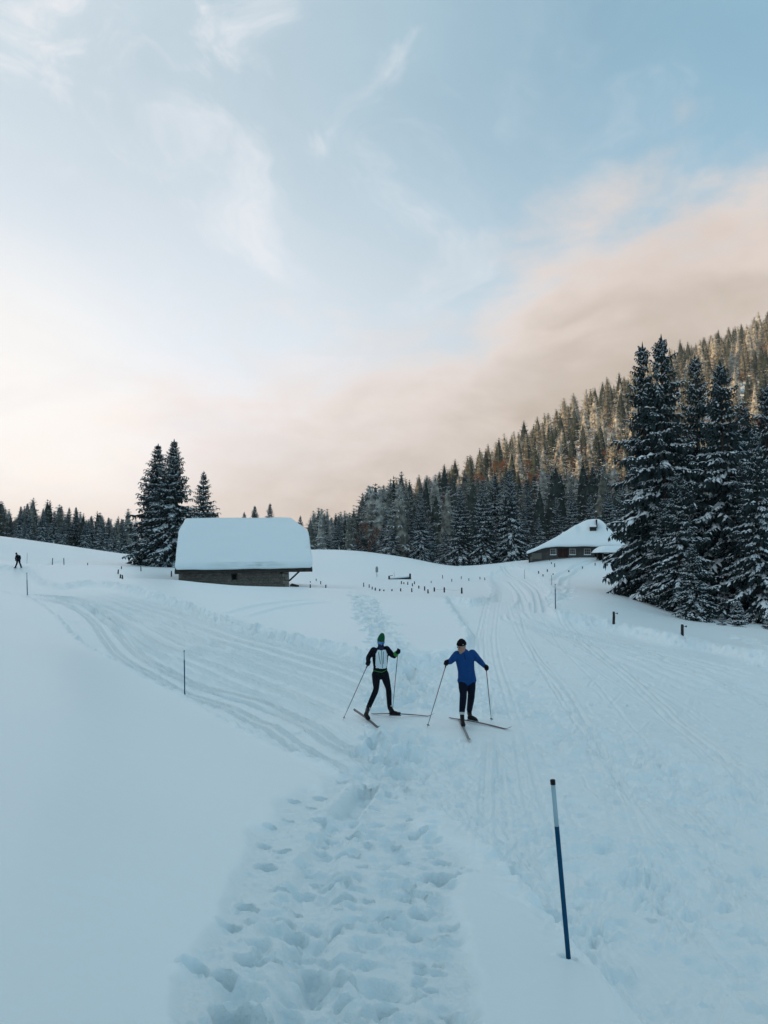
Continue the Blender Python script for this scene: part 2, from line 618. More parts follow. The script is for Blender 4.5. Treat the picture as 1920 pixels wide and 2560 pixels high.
FOOT = [(150, 1015, 55), (290, 1035, 58), (320, 825, 45), (400, 735, 42), (490, 555, 48), (480, 455, 28), (555, 655, 38), (510, 975, 42), (570, 782, 42), (330, 1180, 80), (405, 1225, 80), (850, 690, 45),
        (845, 815, 45), (860, 492, 45), (830, 612, 45), (940, 925, 48), (870, 1125, 62), (1200, 765, 52), (1235, 985, 62), (1250, 1095, 58), (1290, 600, 62), (1300, 532, 38), (1160, 350, 24), (1085, 462, 26),
        (1105, 492, 24), (565, 482, 34), (1130, 700, 36), (860, 1055, 40), (960, 700, 26), (930, 550, 24), (960, 450, 24), (890, 405, 30), (730, 345, 30), (590, 350, 26), (510, 385, 26), (620, 265, 26),
        (740, 250, 30), (840, 180, 22), (850, 150, 20), (700, 290, 24), (1080, 60, 18), (1130, 125, 24), (1170, 65, 16), (430, 800, 30), (610, 850, 34), (1380, 1250, 50), (1170, 880, 34), (1340, 830, 30),
        (250, 1270, 60), (1240, 860, 30), (880, 1000, 24), (545, 1245, 40), (1150, 640, 30), (1400, 590, 40), (1220, 400, 18), (1170, 410, 22), (1130, 520, 26)]


def build_ground():
    azf = np.radians(np.arange(-29.4, 29.4001, 0.078))
    azl = np.radians(np.concatenate([np.linspace(-180, -42, 34, endpoint=False), np.linspace(-42, -29.4, 16, endpoint=False)]))
    azs = np.concatenate([azl, azf, -azl[::-1]])
    nl = len(azl)
    rs = np.concatenate([np.geomspace(0.3, 2.2, 12, endpoint=False), np.geomspace(2.2, 9.0, 450, endpoint=False), np.geomspace(9.0, 28.0, 280, endpoint=False), np.geomspace(28.0, 125.0, 240, endpoint=False), np.geomspace(125.0, 820.0, 100)])
    AZ, RR = np.meshgrid(azs, rs)
    X, Y = RR * np.sin(AZ), RR * np.cos(AZ)
    Z0 = H(X, Y)
    Z = Z0.copy()
    rough = np.zeros_like(Z)
    # the part in the picture
    r0, r1 = 12, 12 + 970
    sl = (slice(r0, r1), slice(nl, nl + len(azf)))
    x, y, z0 = X[sl], Y[sl], Z0[sl]
    px, py = topix(np.stack([x, y, z0], -1))
    nr, nc = x.shape
    lr = np.log(rs[r0:r1])
    dz = np.zeros_like(x)

    def window(c, rad):
        D = math.hypot(c[0], c[1])
        a = math.atan2(c[0], c[1])
        da, dl = rad / D, rad / D
        i0, i1 = np.searchsorted(lr, [math.log(D) - dl, math.log(D) + dl])
        j0, j1 = np.searchsorted(azf, [a - da, a + da])
        return (slice(max(i0, 0), max(i1, 0)), slice(max(j0, 0), max(j1, 0)))

    jx = 14 * fbm(px / 40, py / 40, 1.0, 3, 5)
    pm = inpoly(px + jx * 0.35, py + jx * 0.25, PISTE).astype(float)
    pm = blur(blur(pm, 3, 0), 3, 1)
    tmk = inpoly(px + jx * 5.0, py + jx * 3.0, TRAIL).astype(float)
    tmk = blur(blur(tmk, 4, 0), 4, 1)
    smooth = np.clip(1 - pm - tmk, 0, 1)
    # wind-smoothed snow: slow swells
    dz += smooth * (0.05 * fbm(x, y, 3.2, 3, 11) * np.clip(RR[sl] / 12, 0.25, 1) + 0.25 * fbm(x, y, 14.0, 2, 12) * np.clip(RR[sl] / 50, 0, 1))
    dz += smooth * (0.006 * fbm(x, y, 0.10, 3, 13) + 0.012 * fbm(x * 0.5, y, 0.45, 3, 14))
    # groomed piste lies a little lower, with a thrown-up edge
    dz -= 0.10 * pm
    edge = np.clip(4 * pm * (1 - pm), 0, 1)
    lump = np.abs(fbm(x, y, 0.45, 4, 21)) * 2
    dz += edge * (0.03 + 0.20 * lump) * np.clip(RR[sl] / 18, 0.3, 1.6)
    dz -= 0.28 * pm * np.clip((RR[sl] - 15) / 16, 0, 1)
    # piste texture: trodden grain, soft ridges
    g1 = fbm(x, y, 0.30, 5, 31, 0.62)
    patch = sstep(fbm(x, y, 2.3, 3, 33), -0.16, 0.16)
    dz += pm * (0.075 * g1 * (0.25 + 0.75 * patch) + 0.06 * fbm(x, y, 1.3, 3, 32))
    # churned bands (lumpy ridges pushed across the junction)
    for pts, wd, am in (([(1060, 1640), (1180, 1700), (1320, 1790), (1480, 1850), (1700, 1930), (1960, 1990)], 1.5, 0.20),
                        ([(1000, 1660), (1030, 1760), (1060, 1870), (1010, 1960)], 0.9, 0.09),
                        ([(1130, 2010), (1240, 2120), (1400, 2280), (1560, 2440)], 0.22, 0.10),
                        ([(1300, 1960), (1480, 2080), (1700, 2240), (1900, 2420)], 0.55, 0.10),
                        ([(560, 1790), (700, 1850), (850, 1910), (980, 1960)], 0.5, 0.08)):
        wp = smooth_poly([G(*q) for q in pts])
        dd = np.full(x.shape, 9.0)
        for a, b in zip(wp[:-1], wp[1:]):
            w = window((a + b) / 2, np.linalg.norm(b - a) + wd * 2.6)
            ax, ay = x[w] - a[0], y[w] - a[1]
            bx, by = b[0] - a[0], b[1] - a[1]
            t = np.clip((ax * bx + ay * by) / (bx * bx + by * by + 1e-9), 0, 1)
            dd[w] = np.minimum(dd[w], np.hypot(ax - t * bx, ay - t * by))
        k = np.exp(-(dd / wd) ** 2)
        dz += k * am * (np.abs(fbm(x, y, 0.5, 4, 41)) * 2.2 - 0.35 + 0.5 * fbm(x, y, 0.16, 3, 42))

    def groove(pts, offs, w, dep, rim=0.35, world=False, fade=None):
        wp = smooth_poly([G(*q) for q in pts]) if not world else np.asarray(pts)
        n = len(wp) - 1
        ext = max(abs(o) for o in offs) + 4 * w
        ws = [window((p + q) / 2, np.linalg.norm((q - p)[:2]) * 0.6 + ext) for p, q in zip(wp[:-1], wp[1:])]
        u = (slice(min(q[0].start for q in ws), max(q[0].stop for q in ws)), slice(min(q[1].start for q in ws), max(q[1].stop for q in ws)))
        x_, y_ = x[u], y[u]
        if x_.size == 0:
            return
        best = np.full(x_.shape, 1e9)
        S = np.zeros(x_.shape)
        T = np.zeros(x_.shape)
        for k, (p, q, win) in enumerate(zip(wp[:-1], wp[1:], ws)):
            ln = np.linalg.norm((q - p)[:2])
            if ln < 1e-4:
                continue
            v = (slice(win[0].start - u[0].start, win[0].stop - u[0].start), slice(win[1].start - u[1].start, win[1].stop - u[1].start))
            ax, ay = x_[v] - p[0], y_[v] - p[1]
            tx, ty = (q - p)[0] / ln, (q - p)[1] / ln
            tt = ax * tx + ay * ty
            t = np.clip(tt, 0, ln)
            d = np.hypot(ax - t * tx, ay - t * ty)
            if k in (0, n - 1):
                d = np.where((tt < (0 if k == 0 else -1e9)) | (tt > (ln if k == n - 1 else 1e9)), 1e9, d)
            s = ax * ty - ay * tx
            b_ = d < best[v]
            best[v] = np.where(b_, d, best[v])
            S[v] = np.where(b_, np.sign(s) * d, S[v])
            T[v] = np.where(b_, (k + t / ln) / n, T[v])
        f = np.where(best < 1e8, 1.0, 0.0)
        if fade is not None:
            f = f * np.interp(T, [0, fade, 1 - fade, 1], [0, 1, 1, 0])
        add = np.zeros_like(S)
        for o in offs:
            q = (S - o) / w
            add += -dep * np.exp(-q ** 6) + rim * dep * np.exp(-((np.abs(q) - 1.5) / 0.5) ** 2)
        dz[u] += add * f

    # corduroy left by the groomer
    groove([(70, 1462), (190, 1486), (290, 1530), (400, 1590), (520, 1640), (660, 1700), (800, 1762), (900, 1815)], [k_ * 0.33 - 3.6 + 0.07 * math.sin(k_ * 2.7) for k_ in range(13)], 0.075, 0.055, 0.5, fade=0.18)
    groove([(1330, 1500), (1420, 1545), (1560, 1592), (1740, 1660), (1960, 1750)], [k_ * 0.42 - 0.4 for k_ in range(5)], 0.11, 0.014, 0.3, fade=0.12)
    # long lines of single skis down the broad right piste and across the junction
    rl = random.Random(77)
    for base in ([(1300, 1440), (1330, 1500), (1400, 1590), (1520, 1720), (1700, 1920), (1900, 2180)], [(1270, 1430), (1270, 1510), (1290, 1600), (1360, 1760), (1480, 1980), (1680, 2300)],
                 [(1330, 1500), (1440, 1560), (1600, 1640), (1780, 1740), (1960, 1850)]):
        for k_ in range(5):
            o_ = rl.uniform(-1.4, 1.6)
            groove([(q[0] + rl.uniform(-8, 8), q[1] + rl.uniform(-4, 4)) for q in base], (o_, o_ + 0.19) if k_ % 2 else (o_,), 0.045, rl.uniform(0.012, 0.03), 0.6, fade=rl.uniform(0.1, 0.3))
    for k_ in range(5):
        groove([(700 + 30 * k_, 1800 - 14 * k_), (860 + 26 * k_, 1880 - 12 * k_), (1020 + 30 * k_, 1945 - 10 * k_), (1180 + 40 * k_, 2010), (1400 + 50 * k_, 2140)], (0,), 0.045, 0.022, 0.6, fade=0.3)
    # set classic tracks
    cl = [(60, 1476), (130, 1484), (190, 1500), (240, 1534), (290, 1592), (335, 1632), (420, 1682), (505, 1722), (600, 1755), (690, 1800), (760, 1844), (840, 1888), (930, 1930)]
    groove(cl, (-0.62, -0.36, 0.10, 0.36), 0.052, 0.09, 0.35, fade=0.10)
    groove([(40, 1470), (120, 1474), (190, 1482), (250, 1508), (320, 1556), (400, 1600), (480, 1626)], (0, 0.5), 0.16, 0.12, 0.5, fade=0.2)
    groove([(480, 1640), (560, 1690), (680, 1730), (800, 1776), (900, 1830)], (0.0, 0.6), 0.10, 0.06, 0.5, fade=0.25)
    groove([(300, 1500), (380, 1520), (470, 1560), (600, 1612), (760, 1660)], (0.0, 0.9, 2.2), 0.16, 0.09, 0.5, fade=0.25)
    groove([(1262, 1413), (1300, 1437), (1335, 1455), (1352, 1475), (1364, 1512)], (0, 0.4), 0.13, 0.11, 0.35)
    groove([(1235, 1425), (1270, 1438), (1305, 1462), (1325, 1490), (1335, 1520)], (0, 0.4), 0.12, 0.05, 0.35, fade=0.15)
    groove([(1315, 1512), (1330, 1526), (1400, 1548), (1520, 1578), (1700, 1618), (1930, 1682)], (0, 0.3, 0.9, 1.2), 0.10, 0.06, 0.4, fade=0.1)
    groove([(1260, 1440), (1295, 1460), (1310, 1485), (1290, 1510)], (0.0,), 0.3, 0.08, 0.8, fade=0.2)
    groove([(1140, 1990), (1300, 2120), (1470, 2280), (1640, 2450), (1740, 2590)], (-0.07, 0.07, 0.21), 0.06, 0.028, 0.25)
    # old tracks over the mound
    groove([(545, 1543), (620, 1520), (700, 1506), (800, 1498)], (0, 1.3), 0.22, 0.07, 0.4, fade=0.15)
    groove([(95, 1440), (140, 1404), (260, 1416), (420, 1424)], (0,), 0.5, 0.15, 0.2, fade=0.2)

    rg = random.Random(5)

    def dent(c, a, dep, el=1.0, ang=0.0, rim=0.25, pw=4):
        win = window(c, a * max(el, 1) * 2.1)
        ax, ay = x[win] - c[0], y[win] - c[1]
        ca, sa = math.cos(ang), math.sin(ang)
        u, v = (ax * ca + ay * sa) / a, (-ax * sa + ay * ca) / (a * el)
        wob = 1 + 0.32 * fbm(x[win], y[win], a * 1.1, 2, 77)
        q = np.hypot(u, v) * wob
        dz[win] += -dep * np.exp(-q ** pw) + rim * dep * np.exp(-((q - 1.3) / 0.33) ** 2) * (0.6 + 1.2 * fbm(x[win], y[win], a * 0.6, 2, 78))

    # trodden snow of the near path: ruts, lumps, deep prints
    groove([(775, 2600), (775, 2420), (775, 2260), (800, 2140), (850, 2060), (890, 2000), (930, 1950)], (0.0,), 0.14, 0.06, 0.12)
    dz += tmk * (0.03 * fbm(x, y, 0.55, 3, 51) + 0.022 * fbm(x, y, 0.09, 4, 52, 0.65) + 0.05 * np.maximum(0, fbm(x, y, 0.13, 3, 53) - 0.06) + 0.05 * np.maximum(0, fbm(x, y, 0.055, 2, 54) - 0.12) - 0.065)
    for fx, fy, fr in FOOT:
        c = G(400 + fx / 1.8433, 1850 + fy / 1.8433)
        a = fr / 1.8433 / FPX * c.length * 0.92
        dent(c, a * 1.0, min(0.24, a * 2.1), 1.1, rg.uniform(-0.4, 0.4), 0.14, 5)
    groove([(850, 2030), (880, 2000), (920, 1960)], (0.0,), 0.14, 0.10, 0.4)
    for _ in range(330):
        yy = rg.uniform(1900, 2550)
        t = (yy - 1900) / 650
        c = G(rg.uniform(900 - 420 * t, 1060 + 110 * t), yy)
        dent(c, rg.uniform(0.03, 0.10), rg.uniform(0.02, 0.075), rg.uniform(0.8, 1.5), rg.uniform(0, 3), 0.2)
    # prints at the junction and on to the barn
    def prints(pts, step, a, dep, spread, n2=1):
        wp = smooth_poly([G(*q) for q in pts], 12)
        acc = 0.0
        side = 1
        for p0, p1 in zip(wp[:-1], wp[1:]):
            d = p1 - p0
            ln = np.linalg.norm(d[:2])
            acc += ln
            while acc > step:
                acc -= step * rg.uniform(0.7, 1.3)
                side = -side
                nrm = np.array([-d[1], d[0], 0]) / max(ln, 1e-6)
                for _ in range(n2):
                    c = p0 + nrm * (side * spread * 0.5 + rg.gauss(0, spread * 0.35))
                    dent(c, a * rg.uniform(0.7, 1.3), dep * rg.uniform(0.6, 1.3), 1.5, math.atan2(d[1], d[0]) - 1.57, 0.35)

    prints([(960, 1920), (1000, 1830), (1010, 1740), (1000, 1660), (965, 1590), (935, 1535), (905, 1488)], 0.45, 0.17, 0.17, 0.55, 2)
    prints([(940, 1900), (985, 1800), (970, 1700), (955, 1640), (940, 1580), (915, 1530), (890, 1488)], 0.5, 0.17, 0.16, 0.5, 2)
    prints([(905, 1488), (880, 1478), (840, 1474), (800, 1470)], 0.8, 0.22, 0.12, 0.8, 1)
    prints([(1010, 1745), (1060, 1800), (1040, 1870), (1100, 1930)], 0.6, 0.14, 0.07, 0.6, 1)
    prints([(1405, 1492), (1500, 1500), (1560, 1514), (1620, 1533), (1680, 1553)], 0.7, 0.13, 0.08, 0.3, 1)
    prints([(1830, 1588), (1870, 1600), (1900, 1615), (1925, 1632)], 0.5, 0.15, 0.10, 0.3, 1)
    prints([(1385, 1478), (1392, 1500), (1405, 1490), (1415, 1465)], 0.6, 0.2, 0.14, 0.7, 2)
    groove([(1382, 1450), (1400, 1436), (1420, 1426), (1440, 1412), (1480, 1400), (1500, 1398)], (0,), 0.24, 0.22, 0.25)
    groove([(1405, 1462), (1412, 1446), (1432, 1438), (1448, 1420), (1475, 1406), (1505, 1399)], (0,), 0.26, 0.24, 0.25)
    # scattered dents over the piste
    for _ in range(900):
        qx, qy = rg.uniform(900, 1920), rg.triangular(1560, 2560, 1700)
        if not inpoly(np.array([qx]), np.array([qy]), PISTE)[0]:
            continue
        c = G(qx, qy)
        dent(c, rg.uniform(0.04, 0.13), rg.uniform(0.012, 0.05), rg.uniform(0.6, 1.6), rg.uniform(0, 3), 0.4)
    # skating strokes: pairs of slanting lines left by ski edges
    for k in range(420):
        qx, qy = rg.uniform(60, 1920), rg.triangular(1480, 2560, 1800)
        if not inpoly(np.array([qx]), np.array([qy]), PISTE)[0]:
            continue
        c = np.array(G(qx, qy))
        a = (R(-14) if qx > 900 else R(-50)) + rg.choice((-1, 1)) * rg.uniform(0.06, 0.34)
        ln = rg.uniform(0.7, 2.4)
        d = np.array([math.sin(-a), math.cos(-a), 0]) * ln
        nrm = np.array([d[1], -d[0], 0]) * rg.uniform(-0.05, 0.05)
        D = math.hypot(c[0], c[1])
        w = max(0.028, D * 0.0022)
        groove([c - d / 2, c + nrm, c + d / 2], (0,) if rg.random() < 0.6 else (0, 0.06), w, rg.uniform(0.006, 0.016), 0.9, world=True, fade=0.25)
    for q in ((1421, 2393), (461.5, 1716)):
        dent(G(*q), 0.05, 0.05, 1.0, 0, 0.5, 4)
    # packed smooth under the skiers
    for q, rad in ((G(950, 1790), 1.25), (G(1010, 1780), 1.2), (G(1165, 1810), 1.2), (G(1230, 1806), 1.2)):
        w = window(q, rad * 1.6)
        dd = np.hypot(x[w] - q[0], y[w] - q[1]) / rad
        dz[w] = dz[w] * (1 - 0.75 * np.exp(-dd ** 4)) - 0.06 * np.exp(-dd ** 4)
    Z[sl] += dz
    rough[sl] = np.clip(pm * 0.75 + tmk * 1.0, 0, 1)
    V = np.stack([X, Y, Z], -1).reshape(-1, 3)
    nR, nC = X.shape
    i = np.arange(nR * nC).reshape(nR, nC)
    F = np.stack([i[:-1, :-1], i[:-1, 1:], i[1:, 1:], i[1:, :-1]], -1).reshape(-1, 4)
    me = mesh_np('snow_ground', V, F, [SNOW], None, True)
    at = me.attributes.new('rough', 'FLOAT', 'POINT')
    at.data.foreach_set('value', rough.ravel().astype(np.float32))
    o = link('snow_ground', me)
    tag(o, 'deep snow over the valley with groomed ski pistes, set tracks and footprints', None, None, 'structure')

    def surf(p):
        """Height of the finished sheet (tracks included) near p."""
        D = math.hypot(p[0], p[1])
        ii = int(np.clip(np.searchsorted(lr, math.log(D)), 0, nr - 1))
        jj = int(np.clip(np.searchsorted(azf, math.atan2(p[0], p[1])), 0, nc - 1))
        return float(H(p[0], p[1])[0] + dz[ii, jj])
    return o, surf


ground, SURF = build_ground()
# ------------------------------------------------------------------ trees
NEEDLE = mat('spruce_needles', (0.030, 0.052, 0.054), 0.75, 0.2, col2=(0.014, 0.027, 0.030), vscale=1.6)
RIME = [mat('needles_rimed', c_, 0.85, 0.1, col2=d_, vscale=0.9) for c_, d_ in (((0.21, 0.205, 0.17), (0.018, 0.024, 0.024)), ((0.56, 0.55, 0.50), (0.05, 0.055, 0.055)), ((0.065, 0.085, 0.070), (0.012, 0.016, 0.016)), ((0.36, 0.35, 0.30), (0.028, 0.032, 0.032)), ((0.045, 0.062, 0.053), (0.010, 0.013, 0.014)))]
NEEDLE_FAR = mat('spruce_needles_rimed', (0.050, 0.056, 0.044), 0.8, 0.2, col2=(0.022, 0.028, 0.026), vscale=0.6)
BARK = mat('spruce_bark', (0.060, 0.045, 0.036), 0.9, 0.1, var=0.4, vscale=9.0, bump=0.5, bscale=14.0)
TWIG = mat('beech_twigs', (0.20, 0.098, 0.055), 0.9, 0.1, col2=(0.11, 0.055, 0.038), vscale=0.5)
SNOW_TREE = mat('tree_snow', (0.80, 0.86, 0.895), 0.65, 0.2)


def spruce(seed, Ht, Rd, nw, nb, ns, snow, ragged=0.35, droop=1.0, bare=0.03, curtains=1, shape=0.86, coarse=1.0):
    """A spruce: whorls of drooping branches, each a frond of sprigs; ridges of snow lie along boughs and sprigs.
    Returns needle quads and snow quads (vertex arrays, four per quad)."""
    rn = np.random.default_rng(seed)
    GQ, SQ = [], []

    def quads(lst, a, b, w, mid, lift):
        # a, b ends; w half-width vector; mid point raised by lift
        m = a + (b - a) * mid + lift
        lst.append(np.stack([a, m + w, b, m - w], 1))

    def ridge(lst, a, b, w, up):
        m = a + (b - a) * 0.5
        c = m + up
        lst.append(np.stack([a, m + w, b, c], 1))
        lst.append(np.stack([a, c, b, m - w], 1))

    Zv = np.array([0, 0, 1.0])
    for i in range(nw):
        f = bare + (1 - bare) * (1 - (1 - min(0.999, max(0.0, (i + rn.uniform(-0.3, 0.3)) / nw))) ** 1.28)
        if f > 0.985:
            continue
        f = max(f, bare)
        hz = Ht * f
        prof = (1 - f) ** shape * min(1.0, 0.70 + (f - bare) * 2.0)
        k = max(3, int(round(nb * (0.55 + 0.45 * (1 - f)) + rn.uniform(-1, 1))))
        a0 = rn.uniform(0, 6.28)
        for j in range(k):
            if rn.random() < ragged * 0.22:
                continue
            az = a0 + j * 6.283 / k + rn.uniform(-0.35, 0.35)
            L = Rd * prof * (1 + ragged * rn.uniform(-1.0, 0.75)) + 0.05 + 0.004 * Ht
            d = np.array([math.cos(az), math.sin(az), 0])
            s_ = np.array([-d[1], d[0], 0])
            sb = snow * 1.45 if rn.random() < 0.55 else snow * 0.45
            pit = 0.75 * f ** 1.5 - 0.30 * (1 - f) * droop + rn.uniform(-0.12, 0.12)
            cur = droop * (0.50 - 0.2 * f) + rn.uniform(-0.06, 0.1)

            def bp(t):
                t = np.asarray(t)[:, None]
                return Zv * hz + d * (L * t) + Zv * (L * (pit * t - cur * t ** 1.7 + 0.26 * t ** 4))
            n = max(2, int(round(ns * (0.45 + 0.55 * min(1, L / Rd)))))
            t = np.linspace(0.10, 0.97, n) + rn.uniform(-0.03, 0.03, n)
            B = bp(t)
            for sd_ in (-1, 1):
                ang = rn.uniform(0.55, 1.05, n)
                sd2 = (np.cos(ang)[:, None] * d + sd_ * np.sin(ang)[:, None] * s_)
                ln = (0.16 * L + 0.10 + 0.06 * min(1.0, (1 - f) * 4)) * (1.25 - 0.85 * t) * rn.uniform(0.65, 1.3, n)
                ln = np.minimum(ln, 0.95) * (1 + (coarse - 1) * min(1.0, (1 - f) * 3)) + 0.05
                dr = rn.uniform(0.25, 0.75, n) * droop
                E = B + sd2 * ln[:, None] - Zv * (ln * dr)[:, None]
                wv = np.cross(sd2, Zv) * (ln * rn.uniform(0.16, 0.27, n))[:, None]
                quads(GQ, B, E, wv + Zv * (rn.uniform(-0.3, 0.3, n) * ln * 0.2)[:, None], 0.55, Zv * (ln * 0.06)[:, None])
                if curtains:
                    # hanging twigs under the sprig
                    for c_ in range(curtains):
                        q = rn.uniform(0.25, 0.9, n)[:, None]
                        A = B + (E - B) * q
                        hl = (ln * rn.uniform(0.4, 0.85, n) * droop)[:, None]
                        E2 = A - Zv * hl + sd2 * (hl * rn.uniform(-0.1, 0.35, (n, 1)))
                        quads(GQ, A, E2, sd2 * (hl * 0.26) + s_ * (hl * rn.uniform(-0.15, 0.15, (n, 1))), 0.4, Zv * 0)
                ok = rn.random(n) < sb
                if ok.any():
                    up = (ln * rn.uniform(0.14, 0.30, n))[:, None]
                    q0, q1 = rn.uniform(0.0, 0.2, (n, 1)), rn.uniform(0.55, 0.98, (n, 1))
                    A, E3 = B + (E - B) * q0 + Zv * 0.03, B + (E - B) * q1 + Zv * 0.04
                    ridge(SQ, A[ok], E3[ok], (wv * rn.uniform(0.5, 1.0, (n, 1)))[ok], (Zv * up)[ok])
            # bough itself, with a snow ridge
            tt = np.linspace(0, 1, 5)
            C = bp(tt)
            wd = np.linspace(0.05 * L + 0.06, 0.03, 5)[:, None]
            quads(GQ, C[:-1], C[1:], s_ * wd[:-1] * 1.2, 0.5, Zv * 0)
            quads(GQ, C[:-1] - d * 0.05, C[1:] + d * 0.05, Zv * wd[:-1] * 1.3, 0.5, -Zv * wd[:-1] * 0.7)
            ok = rn.random(4) < sb * 1.2
            if ok.any():
                ridge(SQ, (C[:-1] + Zv * 0.03)[ok], (C[1:] + Zv * 0.03)[ok], (s_ * wd[:-1] * rn.uniform(1.0, 2.0, (4, 1)))[ok], (Zv * wd[:-1] * rn.uniform(0.6, 1.3, (4, 1)))[ok])
    # leader
    a = np.array([[0, 0, Ht * 0.955]])
    b = np.array([[0, 0, Ht * 1.01]])
    for w in (np.array([[0.10, 0, 0]]), np.array([[0, 0.10, 0]])):
        GQ.append(np.stack([a, (a + b) / 2 + w, b, (a + b) / 2 - w], 1))
    return np.concatenate(GQ).reshape(-1, 3), np.concatenate(SQ).reshape(-1, 3)


def qmesh(name, V, m):
    return mesh_np(name, V, np.arange(len(V)).reshape(-1, 4), [m])


def trunk_mesh(Ht, r):
    return MB().tube([(0, 0, -0.8), (0, 0, Ht * 0.3), (0.03, 0.02, Ht * 0.7), (0, 0, Ht * 0.99)], [r * 1.15, r * 0.9, r * 0.45, 0.02], 7).mesh('trunk', BARK, True)


def shade_core_quads(Ht, r):
    """A closed cone added round the stem to block light through the crown."""
    k, out = 9, []
    for z0, z1, s0, s1 in ((0.04, 0.35, 0.75, 1.0), (0.35, 0.7, 1.0, 0.55), (0.7, 0.95, 0.55, 0.05)):
        for q in range(k):
            a, b = 6.2832 * q / k, 6.2832 * (q + 1) / k
            out += [(math.cos(a) * r * s0, math.sin(a) * r * s0, Ht * z0), (math.cos(b) * r * s0, math.sin(b) * r * s0, Ht * z0), (math.cos(b) * r * s1, math.sin(b) * r * s1, Ht * z1), (math.cos(a) * r * s1, math.sin(a) * r * s1, Ht * z1)]
    return np.array(out)


def single_mesh(name, gv, sv, Ht, r, nm=None):
    """Far tree as one mesh: needles, snow and trunk."""
    n1, n2 = len(gv), len(sv)
    k = 5
    tv = np.array([[math.cos(6.283 * q / k) * r * s, math.sin(6.283 * q / k) * r * s, z] for z, s in ((-1.0, 1), (Ht * 0.9, 0.15)) for q in range(k)])
    tf = np.array([[q, (q + 1) % k, k + (q + 1) % k, k + q] for q in range(k)]) + n1 + n2
    V = np.concatenate([gv, sv, tv])
    F = np.concatenate([np.arange(n1).reshape(-1, 4), np.arange(n1, n1 + n2).reshape(-1, 4), tf])
    mi = np.concatenate([np.zeros(n1 // 4), np.ones(n2 // 4), np.full(k, 2)])
    return mesh_np(name, V, F, [nm or NEEDLE_FAR, SNOW_TREE, BARK], mi)


class Kind:
    """A spruce built once (needles, snow, trunk); copies share its meshes."""

    def __init__(self, seed, Ht, Rd, *a, **k):
        self.h = Ht
        gv, sv = spruce(seed, Ht, Rd, *a, **k)
        self.crown = qmesh('crown', gv, NEEDLE)
        self.snow = qmesh('snow_cover', sv, SNOW_TREE)
        self.trunk = trunk_mesh(Ht, 0.011 * Ht + 0.05)


def plant(kind, pos, h, label, group, rz=0.0, wide=1.0, lean=(0, 0)):
    t = thing('spruce_tree', label, 'tree', pos, rz, group)
    s = h / kind.h
    t.scale = (s * wide, s * wide, s)
    t.rotation_euler = (lean[0], lean[1], rz)
    link('trunk', kind.trunk, t)
    c = link('crown', kind.crown, t)
    link('snow_cover', kind.snow, c)
    return t


rt = random.Random(12)
# the tall group on the right: full detail
BIG = [Kind(1, 18.5, 3.6, 36, 8, 11, 0.68, ragged=0.55, droop=1.2, curtains=2, shape=0.80),
       Kind(2, 18.5, 3.8, 37, 8, 11, 0.70, ragged=0.55, droop=1.2, curtains=2, shape=0.80),
       Kind(3, 17.0, 3.9, 34, 8, 11, 0.72, ragged=0.45, droop=1.2, curtains=2, shape=0.80)]
YOUNG = [Kind(4, 8.0, 1.9, 26, 8, 8, 0.62, ragged=0.3, droop=1.0, curtains=1), Kind(5, 2.4, 0.85, 13, 8, 6, 0.85, ragged=0.25, droop=0.45, curtains=0)]
MID = [Kind(6, 17.0, 4.6, 36, 10, 10, 0.74, ragged=0.3, droop=1.05, curtains=2, coarse=1.1, shape=0.92), Kind(7, 17.0, 4.4, 36, 10, 10, 0.62, ragged=0.35, droop=1.05, curtains=2, coarse=1.1, shape=0.92),
       Kind(8, 15.0, 3.8, 32, 9, 9, 0.80, ragged=0.3, droop=1.05, curtains=1, coarse=1.15, shape=0.90), Kind(9, 15.0, 3.5, 32, 9, 9, 0.66, ragged=0.35, droop=0.95, curtains=1, coarse=1.15, shape=0.90)]
GR = 'tall spruces beside the hut'


def at_px(kind, px, D, top_py, label, group, rz=None, wide=1.0, base=None, lean=(0, 0)):
    """Stand a tree at forward distance D; its height follows from where its tip stood against the sky."""
    p = GD(px, D) if base is None else base
    h = P(px, top_py, D).z - p.z
    p.z -= 0.1
    return plant(kind, p, h, label, group, rt.uniform(0, 6.28) if rz is None else rz, wide, lean)


at_px(BIG[0], 1616, 54.0, 855, 'tall ragged dark spruce at the left end of the big group by the hut', GR, 0.4, 0.92)
at_px(BIG[1], 1664, 52.0, 836, 'tallest spruce of the big group, its snowy tip highest against the sky', GR, 2.2, 1.05)
at_px(BIG[0], 1748, 56.0, 885, 'slim dark spruce in the middle of the big group, tip behind the snowier neighbour', GR, 4.0, 0.85)
at_px(BIG[2], 1812, 50.0, 902, 'broad tall spruce with long snow laden boughs right of the middle of the group', GR, 1.0, 0.98)
at_px(BIG[1], 1893, 46.0, 1065, 'dark spruce at the right end of the big group, cut by the picture edge', GR, 5.2, 1.0)
at_px(BIG[2], 1698, 48.0, 1175, 'middling spruce with fanned white boughs in front of the tallest trees', GR, 3.0, 1.15)
at_px(BIG[1], 1592, 56.0, 1150, 'lower spruce at the group\'s left edge nearest the hut shed', GR, 0.9, 0.85)
at_px(YOUNG[0], 1728, 43.5, 1352, 'young bushy snow covered spruce at the front foot of the big group', GR, 1.3, 1.25)
at_px(BIG[2], 1660, 50.0, 1240, 'short full spruce tucked before the left trunks of the big group', GR, 2.0, 1.3)
at_px(BIG[0], 1860, 48.0, 1150, 'dark lower spruce with drooping boughs behind the snowy saplings', GR, 2.0, 1.25)
at_px(YOUNG[1], 1836, 37.0, 1498, 'small snow capped spruce sapling before the dark boughs on the right', 'spruce saplings at the forest foot', 0.3, 1.25)
at_px(YOUNG[1], 1797, 38.5, 1530, 'smallest snowy sapling just left of the taller sapling', 'spruce saplings at the forest foot', 2.3, 1.2)
